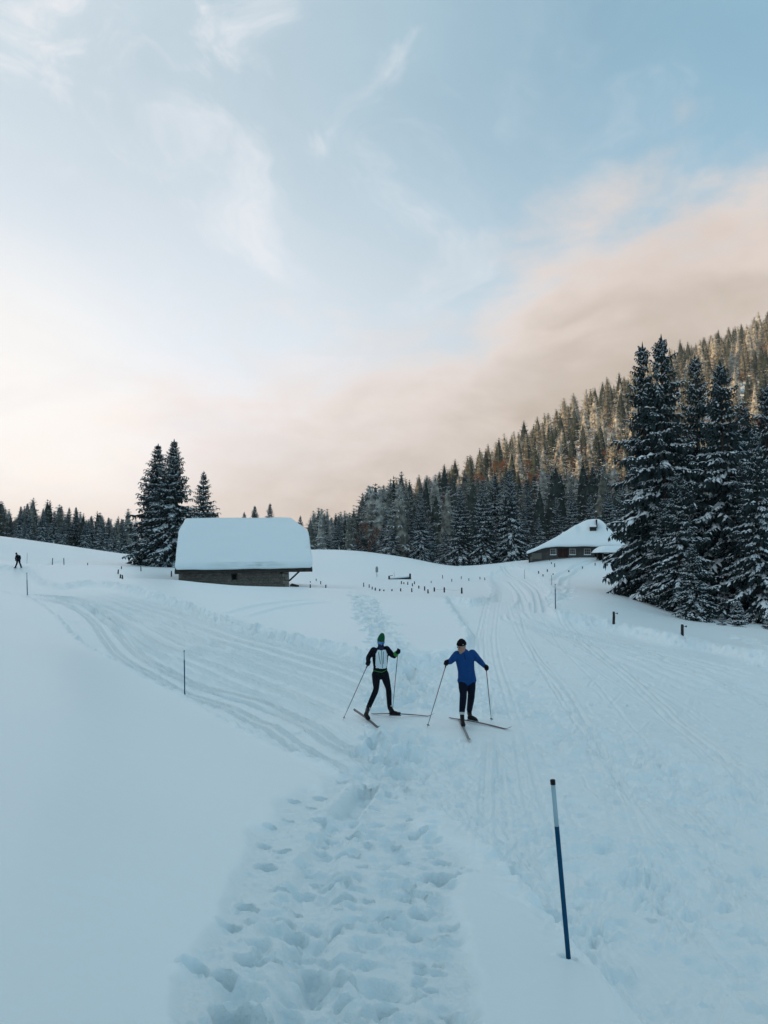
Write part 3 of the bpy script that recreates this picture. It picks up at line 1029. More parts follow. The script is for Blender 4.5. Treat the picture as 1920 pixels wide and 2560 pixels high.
at_px(YOUNG[1], 1916, 36.0, 1525, 'snowy sapling at the right picture edge below the dark trees', 'spruce saplings at the forest foot', 4.3, 1.3)

at_px(BIG[0], 1925, 52.0, 960, 'dark spruce half outside the picture at its right edge, behind the saplings', GR, 1.7, 1.05)
at_px(BIG[2], 1868, 55.0, 1010, 'snowy spruce filling the gap near the right edge, behind the darker edge tree', GR, 5.0, 1.0)

# the three beside the barn
GB = 'spruces left of the barn'
at_px(MID[1], 392, 104.0, 1108, 'broad dark spruce left of the barn, leftmost of the three', GB, 0.7, 1.22)
at_px(MID[0], 432, 100.0, 1097, 'tallest snow streaked spruce beside the left end of the barn roof', GB, 2.0, 1.16)
at_px(MID[2], 508, 108.0, 1176, 'smaller slim spruce rising just behind the left corner of the barn roof', GB, 4.2, 1.12)

# tips showing over the barn and the saddle
GS = 'spruce tips behind the barn'
for px, D, top, k, lab in ((611, 225, 1279, 2, 'smallest spruce tip showing above the middle of the barn roof ridge'), (637, 215, 1263, 0, 'bushy spruce tip above the barn roof ridge'),
                           (675, 220, 1257, 3, 'pointed spruce tip above the right half of the barn roof ridge'), (751, 205, 1288, 2, 'spruce tip just off the right clipped corner of the barn roof')):
    at_px(MID[k], px, D, top, lab, GS)

# the front row of the wood, centre, from left to right
GF = 'front spruces of the central wood'
for px, D, top, k, w, lab in (
        (785, 178, 1318, 2, 1.1, 'short spruce at the left end of the central wood beside the barn'), (810, 176, 1283, 0, 0.95, 'pointed spruce second from the left end of the central wood'),
        (847, 174, 1287, 1, 0.95, 'spruce with a pointed crown third along the left end of the wood'), (828, 186, 1292, 3, 1.0, 'slim spruce between the pointed spruces at the left end of the wood'),
        (880, 176, 1330, 2, 1.1, 'low snowy spruce at the crest of the white rise'), (905, 180, 1310, 3, 1.1, 'grey green spruce above the crest of the white rise'),
        (930, 178, 1325, 2, 1.0, 'low spruce halfway along the crest of the white rise'), (962, 176, 1285, 3, 1.1, 'slim spruce over the right shoulder of the white rise'),
        (985, 166, 1300, 0, 0.95, 'snow streaked spruce low over the right shoulder of the white rise'), (1025, 170, 1262, 1, 0.9, 'dark spruce where the white rise falls away'),
        (1052, 160, 1240, 0, 0.8, 'frosted spruce left of the two big dark ones in the wood'), (1072, 164, 1290, 2, 1.1, 'short pale spruce at the foot of the big dark ones'),
        (1152, 142, 1218, 1, 1.0, 'big dark spruce with snowy boughs, left of the tall pair in the wood'), (1112, 148, 1320, 2, 1.2, 'low spruce at the foot of the big dark spruce'),
        (1208, 140, 1196, 1, 0.85, 'dark narrow spruce, left one of the tall pair'), (1238, 146, 1182, 3, 1.1, 'tall spruce behind the dark narrow one of the pair'),
        (1275, 140, 1170, 0, 0.9, 'tallest snow streaked spruce of the pair left of the hut'), (1310, 150, 1265, 3, 1.1, 'shaded spruce between the tall pair and the hut'),
        (1345, 142, 1290, 2, 1.2, 'snowy spruce right behind the left corner of the hut'), (1392, 150, 1240, 3, 1.0, 'dark spruce above the left slope of the hut roof'),
        (1430, 142, 1225, 1, 0.8, 'dark spruce straight behind the hut chimney'), (1475, 146, 1235, 2, 0.9, 'dark spruce above the right slope of the hut roof'),
        (1520, 138, 1215, 1, 0.85, 'dark spruce behind the right end of the hut'), (1320, 172, 1215, 0, 0.8, 'tall frosted spruce behind the tall pair left of the hut'),
        (1555, 128, 1200, 3, 1.1, 'dark spruce between the hut and the big spruce group')):
    at_px(MID[k], px, D, top, lab, GF, None, w)

# the far left wood
GL = 'spruces of the far left wood'
for px, D, top, k, w, lab in (
        (52, 175, 1264, 0, 0.9, 'tall spruce at the left of the far left wood'), (68, 178, 1257, 3, 1.1, 'tallest spruce of the far left wood, thin tip'),
        (62, 158, 1302, 2, 1.25, 'low snowy spruce standing before the far left wood, above the lone skier'), (108, 164, 1270, 0, 0.85, 'spruce standing alone with a crooked tip in the far left wood'),
        (137, 176, 1277, 2, 1.1, 'frosted spruce right of the lone crooked tip one'), (153, 184, 1263, 3, 1.1, 'tall spruce in the middle of the far left wood'),
        (160, 160, 1300, 0, 0.9, 'snowy spruce at the snow\'s edge in the middle of the far left wood'), (173, 186, 1267, 2, 0.9, 'thin topped spruce in the middle of the far left wood'),
        (190, 182, 1266, 1, 0.85, 'dark spruce right of the middle in the far left wood'), (216, 150, 1298, 0, 1.0, 'very snowy fanned spruce at the edge of the far left wood'),
        (228, 180, 1290, 3, 1.1, 'dark slim spruce behind the fanned snowy one'), (256, 176, 1288, 2, 1.1, 'spruce with pale crown toward the right of the far left wood'),
        (272, 184, 1292, 3, 1.2, 'dark spruce toward the right of the far left wood'), (305, 180, 1296, 0, 0.9, 'blue grey spruce left of the three barn spruces'),
        (285, 160, 1315, 2, 1.2, 'low spruce just left of the three barn spruces'), (15, 190, 1290, 3, 1.3, 'grey spruce at the left picture edge'), (330, 186, 1302, 1, 0.9, 'spruce half behind the three barn spruces'),
        (35, 200, 1300, 2, 1.1, 'dim spruce behind the left end of the far left wood')):
    at_px(MID[k], px, D, top, lab, GL, None, w)

# wooded hillside: one mesh each
FAR = []
for q in range(5):
    gv, sv = spruce(40 + q, 16.0, (4.2, 4.5, 3.7, 4.3, 3.9)[q], 15, 8, 4, (0.5, 0.95, 0.35, 0.75, 0.22)[q], ragged=0.35, droop=(1, 1, 0.9, 1.1, 1)[q], curtains=1, coarse=1.45, shape=0.74)
    gv = np.concatenate([gv, shade_core_quads(16.0, 1.5)])  # inner cone added so the crown stops the sun and gains contrast
    FAR.append(single_mesh('spruce_tree', gv, sv, 16.0, 0.2, RIME[q]))


def beech(seed, Ht):
    """A leafless broad-crowned tree: limbs forking into a haze of thin twigs."""
    rb = random.Random(seed)
    vs, fs = [], []

    def stick(a, b, ra, rb_):
        d = (b - a).normalized()
        s = d.cross(Vector((0.3, 0.4, 0.86))).normalized()
        u = s.cross(d)
        k = len(vs)
        for p, rr in ((a, ra), (b, rb_)):
            for q in range(3):
                t = q * 2.094
                vs.append(tuple(p + (s * math.cos(t) + u * math.sin(t)) * rr))
        for q in range(3):
            fs.append((k + q, k + (q + 1) % 3, k + 3 + (q + 1) % 3, k + 3 + q))

    def grow(p, d, ln, r, lv):
        e = p + d * ln
        stick(p, e, r, r * 0.62)
        if lv == 0:
            return
        for _ in range(4 if lv > 1 else 7):
            v = Vector((rb.uniform(-1, 1), rb.uniform(-1, 1), rb.uniform(-0.35, 0.9)))
            nd = (d * 0.9 + v * 0.75).normalized()
            grow(p + d * ln * rb.uniform(0.5, 1.0), nd, ln * rb.uniform(0.52, 0.75), r * 0.56, lv - 1)
    grow(Vector((0, 0, -0.8)), Vector((0, 0, 1)), Ht * 0.36, 0.22, 4)
    return mesh_np('beech_tree', vs, fs, [TWIG])


BEECH = [beech(3, 13.0), beech(4, 13.0)]


BEECH_SPOTS = [((q - CX) / FPX * d, d, w) for q, d, w in ((1000, 236, 6), (1035, 250, 7), (1085, 262, 7), (1130, 268, 8), (1068, 212, 6), (1180, 262, 6), (1228, 300, 8), (1262, 330, 7), (1420, 292, 8),
                                                         (1460, 320, 8), (1350, 268, 6), (1480, 250, 7), (1540, 300, 6), (1880, 262, 8), (1900, 300, 8), (960, 228, 5), (1150, 196, 5), (1300, 230, 5))]


def hillside():
    rh = np.random.default_rng(77)
    pts = []
    cell = {}
    tries = 0
    while tries < 30000 and len(pts) < 2600:
        tries += 1
        y = float(rh.uniform(145, 620))
        px = float(rh.uniform(770, 2080))
        x = (px - CX) / FPX * y
        md = 7.4 if y < 330 else 8.2
        c = (int(x // 6), int(y // 6))
        if any((x - a) ** 2 + (y - b) ** 2 < md * md for i in (-1, 0, 1) for j in (-1, 0, 1) for a, b in cell.get((c[0] + i, c[1] + j), ())):
            continue
        cell.setdefault(c, []).append((x, y))
        pts.append((x, y))
    # more depth to the far left wood
    for _ in range(170):
        y = float(rh.uniform(178, 250))
        px = float(rh.uniform(-120, 420))
        pts.append(((px - CX) / FPX * y, y))
    for _ in range(90):
        y = float(rh.uniform(182, 215))
        px = float(rh.uniform(775, 1000))
        pts.append(((px - CX) / FPX * y, y))
    A = np.array(pts)
    z = H(A[:, 0], A[:, 1])
    px, py = topix(np.column_stack([A, z]))
    # keep to the wooded slope: right of the white rise
    hill = (px > 770) & (z > np.where(A[:, 1] > 165, -50, 2.5))
    left = px < 430
    keep = hill | left
    A, z, px = A[keep], z[keep], px[keep]
    # clearings with beeches: keep spruces off them and off the ground just in front
    for bx, by, br in BEECH_SPOTS:
        fx, fy = bx / math.hypot(bx, by), by / math.hypot(bx, by)
        dx, dy = A[:, 0] - bx, A[:, 1] - by
        al, ac = dx * fx + dy * fy, np.abs(-dx * fy + dy * fx)
        k = (al < br) & (al > -br - 9) & (ac < br * 0.9)
        A, z, px = A[~k], z[~k], px[~k]
    hh = rh.triangular(10.0, 16.5, 22.0, len(A)) * np.where(px < 430, 0.62, 1.0)
    hh = np.where((px > 770) & (px < 900), hh * 0.62, hh)
    hh = np.where(A[:, 1] > 400, hh * 1.12, hh)
    size = hh / A[:, 1]
    size[px > 1930] *= 0.2
    size[px < -5] *= 0.2
    order = np.argsort(-size)
    return A[order], z[order], hh[order], px[order], rh


def build_hillside():
    A, z, hh, px, rh = hillside()
    for bx, by, br in BEECH_SPOTS:
        for q in range(3 if br < 7 else 4):
            x, y = bx + rh.uniform(-br, br) * 0.6, by + rh.uniform(-br, br) * 0.6
            s = rh.uniform(10.5, 15.0) / 13.0
            o = link('beech_tree', BEECH[int(rh.integers(2))], None, (x, y, float(H(x, y)[0])))
            o.rotation_euler = (0, 0, rh.uniform(0, 6.28))
            o.scale = (s * 1.1, s * 1.1, s)
            tag(o, 'bare russet beech in a clearing %s of the wooded hill' % ('low on the foot' if y < 215 else 'on the lower flank' if y < 290 else 'on the middle flank'), 'tree', 'bare beeches on the hillside')
    rest = []
    ns = nbh = 0
    for i in range(len(A)):
        x, y = A[i]
        bp = 0.08 if (px[i] > 880 and y > 170 and y < 420) else 0.0
        clump = fbm(np.array([x]), np.array([y]), 45.0, 2, 91)[0]
        if bp and rh.random() < bp + max(0.0, clump) * 0.75 and nbh < 110:
            s = hh[i] / 13.0 * rh.uniform(0.62, 0.95)
            o = link('beech_tree', BEECH[int(rh.integers(2))], None, (x, y, z[i]))
            o.rotation_euler = (0, 0, rh.uniform(0, 6.28))
            o.scale = (s * 1.05, s * 1.05, s)
            tag(o, 'bare russet beech among the spruces %s of the wooded hill' % ('low on the foot' if y < 215 else 'on the lower flank' if y < 290 else 'on the middle flank' if y < 360 else 'high on the flank'), 'tree', 'bare beeches on the hillside')
            nbh += 1
        elif ns < 296:
            kd = int(rh.integers(5))
            o = link('spruce_tree', FAR[kd], None, (x, y, z[i]))
            s = hh[i] / 16.0
            w = s * rh.uniform(1.0, 1.45)
            o.rotation_euler = (rh.uniform(-0.03, 0.03), rh.uniform(-0.03, 0.03), rh.uniform(0, 6.28))
            o.scale = (w, w, s)
            if px[i] < 430:
                tag(o, 'small frosted spruce in the massed depth of the far left wood', 'tree', 'massed spruces of the far left wood')
            else:
                look = ('grey frosted spruce', 'pale heavily rimed spruce', 'dark barely snowy spruce', 'light frosted spruce', 'dark sparse spruce')[kd]
                zone = 'low on the shaded foot' if y < 215 else ('on the sunlit lower flank' if y < 290 else 'on the sunlit middle flank' if y < 380 else 'on the upper flank')
                tag(o, '%s %s of the wooded hill on the right' % (look, zone), 'tree', 'spruces covering the hillside')
            ns += 1
        else:
            rest.append((x, y, z[i], hh[i] / 16.0, rh.uniform(1.0, 1.45), rh.uniform(0, 6.28), int(rh.integers(3))))
    return rest


REST = build_hillside()


def forest_rest():
    """The farther trees of the hillside as one mass: points that carry instances of the same spruces."""
    q = np.array(REST)
    me = bpy.data.meshes.new('far_forest')
    me.vertices.add(len(q))
    me.vertices.foreach_set('co', q[:, :3].astype(np.float32).ravel())
    sc = np.stack([q[:, 3] * q[:, 4], q[:, 3] * q[:, 4], q[:, 3]], 1).astype(np.float32)
    rot = np.stack([q[:, 5] * 0, q[:, 5] * 0, q[:, 5]], 1).astype(np.float32)
    for nm, ty, key, dat in (('scl', 'FLOAT_VECTOR', 'vector', sc), ('rot', 'FLOAT_VECTOR', 'vector', rot), ('kind_no', 'INT', 'value', q[:, 6].astype(np.int32))):
        a = me.attributes.new(nm, ty, 'POINT')
        a.data.foreach_set(key, dat.ravel())
    o = link('far_forest', me)
    tag(o, 'mass of smaller frosted spruces covering the upper hillside', None, None, 'stuff')
    ng = bpy.data.node_groups.new('far_forest', 'GeometryNodeTree')
    ng.interface.new_socket('Geometry', in_out='INPUT', socket_type='NodeSocketGeometry')
    ng.interface.new_socket('Geometry', in_out='OUTPUT', socket_type='NodeSocketGeometry')
    N, L = ng.nodes.new, ng.links.new
    gi, go = N('NodeGroupInput'), N('NodeGroupOutput')
    m2p = N('GeometryNodeMeshToPoints')
    L(gi.outputs[0], m2p.inputs['Mesh'])
    join = N('GeometryNodeJoinGeometry')

    def attr(nm, ty):
        a = N('GeometryNodeInputNamedAttribute')
        a.data_type = ty
        a.inputs['Name'].default_value = nm
        return a.outputs['Attribute']
    kn, scn, rtn = attr('kind_no', 'INT'), attr('scl', 'FLOAT_VECTOR'), attr('rot', 'FLOAT_VECTOR')
    src = {}
    for ob in COL.objects:
        if ob.type == 'MESH' and ob.data in FAR[:3]:
            src.setdefault(FAR.index(ob.data), ob)
    for k in range(3):
        oi = N('GeometryNodeObjectInfo')
        oi.transform_space = 'ORIGINAL'
        oi.inputs['Object'].default_value = src[k]
        oi.inputs['As Instance'].default_value = True
        cmp_ = N('FunctionNodeCompare')
        cmp_.data_type = 'INT'
        cmp_.operation = 'EQUAL'
        L(kn, cmp_.inputs[2])
        cmp_.inputs[3].default_value = k
        iop = N('GeometryNodeInstanceOnPoints')
        L(m2p.outputs[0], iop.inputs['Points'])
        L(cmp_.outputs[0], iop.inputs['Selection'])
        L(oi.outputs['Geometry'], iop.inputs['Instance'])
        e2r = N('FunctionNodeEulerToRotation')
        L(rtn, e2r.inputs[0])
        L(e2r.outputs[0], iop.inputs['Rotation'])
        L(scn, iop.inputs['Scale'])
        L(iop.outputs[0], join.inputs[0])
    L(join.outputs[0], go.inputs[0])
    md = o.modifiers.new('trees', 'NODES')
    md.node_group = ng
    return o


forest_rest()
# ------------------------------------------------------------------ buildings
STONE = mat('rubble_stone', (0.27, 0.235, 0.20), 0.9, 0.1, col2=(0.10, 0.09, 0.082), vscale=2.6, bump=0.8, bscale=5.0)
QUOIN = mat('corner_stone', (0.27, 0.24, 0.21), 0.9, 0.1, var=0.25, vscale=3.0, bump=0.4, bscale=7.0)
DARKWOOD = mat('dark_weathered_wood', (0.040, 0.034, 0.030), 0.85, 0.15, var=0.35, vscale=5.0, bump=0.4, bscale=18.0)
GREYWOOD = mat('grey_weathered_wood', (0.076, 0.075, 0.073), 0.85, 0.15, var=0.35, vscale=2.5, bump=0.4, bscale=12.0, stretch=(1, 1, 6))
SHINGLE = mat('grey_cladding', (0.088, 0.088, 0.086), 0.85, 0.15, var=0.3, vscale=3.0, bump=0.3, bscale=14.0, stretch=(1, 1, 5))
PALEWOOD = mat('pale_board', (0.17, 0.16, 0.14), 0.85, 0.15, var=0.2, vscale=3.0, stretch=(1, 1, 5))
TRIM = mat('white_window_trim', (0.42, 0.41, 0.38), 0.7, 0.2, var=0.1)
GLASS = mat('window_glass', (0.02, 0.025, 0.03), 0.12, 0.5)
REDDOOR = mat('red_brown_door', (0.040, 0.017, 0.013), 0.8, 0.2, var=0.25, vscale=4.0)
VOID = mat('interior_shade', (0.012, 0.012, 0.012), 0.9, 0.1)  # near-black colour stands in for the shade inside openings


def snow_slab(name, top, bottom, parent, grid=None):
    return None


def build_barn():
    D = 66.0
    xl, xr = P(452, 1440, D).x, P(722, 1440, D).x
    base = P(560, 1475, D).z - 0.8
    t = thing('stone_barn', 'long stone barn under one huge snow covered roof with clipped ends', 'barn', ((xl + xr) / 2, D, base), R(10.5))
    t.rotation_euler = (0, R(-0.9), R(10.5))
    ox, oz = (xl + xr) / 2, base

    def lx(px, d=D):
        return P(px, 1400, d).x - ox

    def lz(py, d=D):
        return P(960, py, d).z - oz
    ze = lz(1424.5)                       # top of the wall, at the eave
    dep = 10.0
    w0, w1 = xl - ox, xr - ox
    # front wall with a small opening, then the other three walls
    wx0, wx1 = lx(581), lx(593)
    wz0, wz1 = lz(1449.5), lz(1437.0)
    b = MB()
    b.box((w0, 0, 0), (wx0, 0.5, ze)).box((wx1, 0, 0), (w1, 0.5, ze)).box((wx0, 0, 0), (wx1, 0.5, wz0)).box((wx0, 0, wz1), (wx1, 0.5, ze))
    b.box((w0, dep - 0.5, 0), (w1, dep, ze)).box((w0, 0.5, 0), (w0 + 0.5, dep - 0.5, ze)).box((w1 - 0.5, 0.5, 0), (w1, dep - 0.5, ze))
    wall = b.obj('wall', STONE, t)
    # rubble faces standing proud, each a stone of its own
    rs_ = random.Random(8)
    stones = [bevel_box_mesh(rs_) for _ in range(6)]
    z = 0.9
    n = 0
    while z < ze - 0.12:
        hgt = rs_.uniform(0.16, 0.30)
        x = w0 + 0.02 + rs_.uniform(0, 0.2)
        while x < w1 - 0.25 and n < 290:
            ln = rs_.uniform(0.22, 0.62)
            if x + ln > w1:
                break
            if not (x + ln > wx0 - 0.02 and x < wx1 + 0.02 and z + hgt > wz0 - 0.02 and z < wz1 + 0.2) and rs_.random() < 0.8:
                s = link('stone', rs_.choice(stones), wall, (x + ln / 2, -0.005, z + hgt / 2))
                s.scale = (ln * 0.94, 0.09 + rs_.uniform(0, 0.05), hgt * 0.9)
                s.rotation_euler = (0, rs_.uniform(-0.06, 0.06), 0)
                n += 1
            x += ln
        z += hgt
    # quoins at the right corner
    k = 0
    z = 0.9
    while z < ze - 0.1:
        hgt = rs_.uniform(0.26, 0.36)
        ln = 0.62 if k % 2 else 0.38
        q = link('cornerstone', bevel_box_mesh(rs_, QUOIN), wall, (w1 - ln / 2 + 0.03, 0.0, z + hgt / 2))
        q.scale = (ln, 0.2, hgt * 0.95)
        z += hgt
        k += 1
    wn = MB().box((wx0 + 0.02, 0.22, wz0), (wx1 - 0.02, 0.26, wz1)).obj('window', VOID, t)  # near-black sheet painted as the unlit inside
    fr = MB().box((wx0 - 0.06, -0.09, wz1), (wx1 + 0.06, 0.05, wz1 + 0.12)).box((wx0 - 0.02, -0.05, wz0 - 0.02), (wx0 + 0.05, 0.2, wz1)).box((wx1 - 0.05, -0.05, wz0 - 0.02), (wx1 + 0.02, 0.2, wz1))
    fr.obj('frame', DARKWOOD, wn)
    hole = MB().tube([(lx(703.5), -0.10, lz(1432)), (lx(703.5), 0.02, lz(1432))], 0.16, 10).obj('vent_hole', VOID, t)  # near-black plug, its colour imitates the shade in a hole
    # roof: deck, eave board, rafters under the right overhang, snow
    e0, e1 = lx(439, 65.2), lx(778, 65.2)
    r0, r1 = lx(474, D + dep / 2) + 0.75, lx(740, D + dep / 2) + 0.35
    yf, yb, ym = -0.85, dep + 0.85, dep / 2
    zr = lz(1302, D + dep / 2) - 0.45
    slope = (zr - ze) / (ym - 0)
    zf = ze + slope * yf * 0.35
    fc = 0.66                              # where the clipped gable starts

    def roofpts(off, grow=0.0):
        """Roof outline raised square to the slope by off."""
        nz_ = off / math.cos(math.atan(slope))
        zc = zf + (zr - zf) * fc
        yc = yf + (ym - yf) * fc
        return [(e0 - grow, yf - grow, zf + nz_), (e1 + grow, yf - grow, zf + nz_), (e1 + grow, yc, zc + nz_), (r1 + grow * 0.5, ym, zr + nz_), (r0 - grow * 0.5, ym, zr + nz_), (e0 - grow, yc, zc + nz_),
                (e0 - grow, yb + grow, zf + nz_), (e1 + grow, yb + grow, zf + nz_), (e1 + grow, 2 * ym - yc, zc + nz_), (e0 - grow, 2 * ym - yc, zc + nz_)]

    def shell(lo, hi):
        vs = lo + hi
        o = 10
        top = [(0, 1, 2, 3, 4, 5), (7, 6, 9, 4, 3, 8), (2, 8, 3), (9, 5, 4)]
        rim = [0, 1, 2, 8, 7, 6, 9, 5]
        fs = [tuple(i + o for i in f) for f in top] + [tuple(reversed(f)) for f in top]
        for i in range(len(rim)):
            a, c = rim[i], rim[(i + 1) % len(rim)]
            fs.append((a, c, c + o, a + o))
        return vs, fs
    deck = MB().add(*shell(roofpts(0.0), roofpts(0.16))).obj('roof', DARKWOOD, t)
    sn = MB().add(*shell(roofpts(0.164, -0.02), roofpts(0.62, 0.06))).obj('roof_snow', SNOW_PLAIN, deck, True)
    bevel(sn, 0.22, 4)
    tm = sn.modifiers.new('tri', 'TRIANGULATE')
    sv = sn.modifiers.new('sub', 'SUBSURF')
    sv.subdivision_type = 'SIMPLE'
    sv.levels = sv.render_levels = 4
    tx = bpy.data.textures.new('roof_swell', 'CLOUDS')
    tx.noise_scale = 1.6
    tx.noise_depth = 3
    dm = sn.modifiers.new('swell', 'DISPLACE')
    dm.texture = tx
    dm.texture_coords = 'LOCAL'
    dm.strength = 0.16
    dm.mid_level = 0.5
    MB().box((e0 + 0.01, yf - 0.05, zf - 0.03), (e1 - 0.01, yf - 0.003, zf + 0.17)).obj('eave_board', DARKWOOD, deck)
    # boarded gables under the clipped ends
    for gx, nm in ((w0, 'gable'), (w1 - 0.12, 'gable')):
        zc = zf + (zr - zf) * fc
        yc = yf + (ym - yf) * fc
        g = MB()
        prof = [(0.1, ze), (dep - 0.1, ze), (2 * ym - yc, zc - 0.2), (yc, zc - 0.2)]
        g.add([(gx, a, c) for a, c in prof] + [(gx + 0.12, a, c) for a, c in prof], [(0, 1, 2, 3), (7, 6, 5, 4), (0, 4, 5, 1), (1, 5, 6, 2), (2, 6, 7, 3), (3, 7, 4, 0)])
        g.obj(nm, GREYWOOD, t)
    br = MB().tube([(w1 + 0.02, -0.1, lz(1455)), (lx(752, 65.4), -0.55, lz(1425.5))], 0.075, 6)
    br.obj('brace', DARKWOOD, t)
    MB().tube([(w1 - 0.2, -0.55, ze - 0.1), (e1 - 0.05, -0.55, ze - 0.1)], 0.09, 6).obj('purlin', DARKWOOD, t)
    # chimney of boards, seen over the ridge
    cx, cy = lx(561.5, D + 6.3), 6.3
    ch = thing_part('chimney', t)
    zc0, zc1 = zr - 0.9, lz(1292.5, D + 6.3)
    MB().box((cx - 0.42, cy - 0.4, zc0), (cx + 0.42, cy + 0.4, zc1 - 0.1)).obj('shaft', DARKWOOD, ch)
    c2 = MB().box((cx - 0.62, cy - 0.55, zc1 + 0.12), (cx + 0.66, cy + 0.55, zc1 + 0.24))
    for sx in (-0.36, 0.36):
        c2.box((cx + sx - 0.05, cy - 0.3, zc1 - 0.1), (cx + sx + 0.05, cy + 0.3, zc1 + 0.12))
    c2.obj('lid', DARKWOOD, ch)
    # odds and ends against the right corner
    w = thing('wood_pile', 'dark heap of old timber half buried at the right corner of the stone barn', 'wood pile', (ox + w1 + 0.35, D + 0.3, G(731, 1466, 55).z - 0.25))
    for i in range(6):
        MB().tube([(-0.4 + 0.05 * i, -0.1 + 0.12 * (i % 3), 0.12 + 0.16 * (i // 3) + 0.05 * i), (0.5 - 0.1 * (i % 2), 0.15 * (i % 3), 0.2 + 0.16 * (i // 3))], 0.08, 6).obj('log', DARKWOOD, w)


def thing_part(name, parent):
    o = link(name, None, parent)
    o.empty_display_size = 0.1
    return o


def bevel_box_mesh(rg_, m=None):
    """A rough unit block, uneven at its corners."""
    b = MB()
    j = lambda: rg_.uniform(-0.09, 0.09)
    fr = [(-0.5 + j() * 1.0, -0.5, -0.5 + j()), (0.5 + j(), -0.5, -0.5 + j()), (0.5 + j(), -0.5, 0.5 + j()), (-0.5 + j(), -0.5, 0.5 + j())]
    fr = [(q[0] * 0.86, q[1], q[2] * 0.86) for q in fr]
    bk = [(-0.5, 0.5, -0.5), (0.5, 0.5, -0.5), (0.5, 0.5, 0.5), (-0.5, 0.5, 0.5)]
    b.add(fr + bk, [(0, 1, 2, 3), (4, 7, 6, 5), (0, 4, 5, 1), (1, 5, 6, 2), (2, 6, 7, 3), (3, 7, 4, 0)])
    return b.mesh('stone', m or STONE)


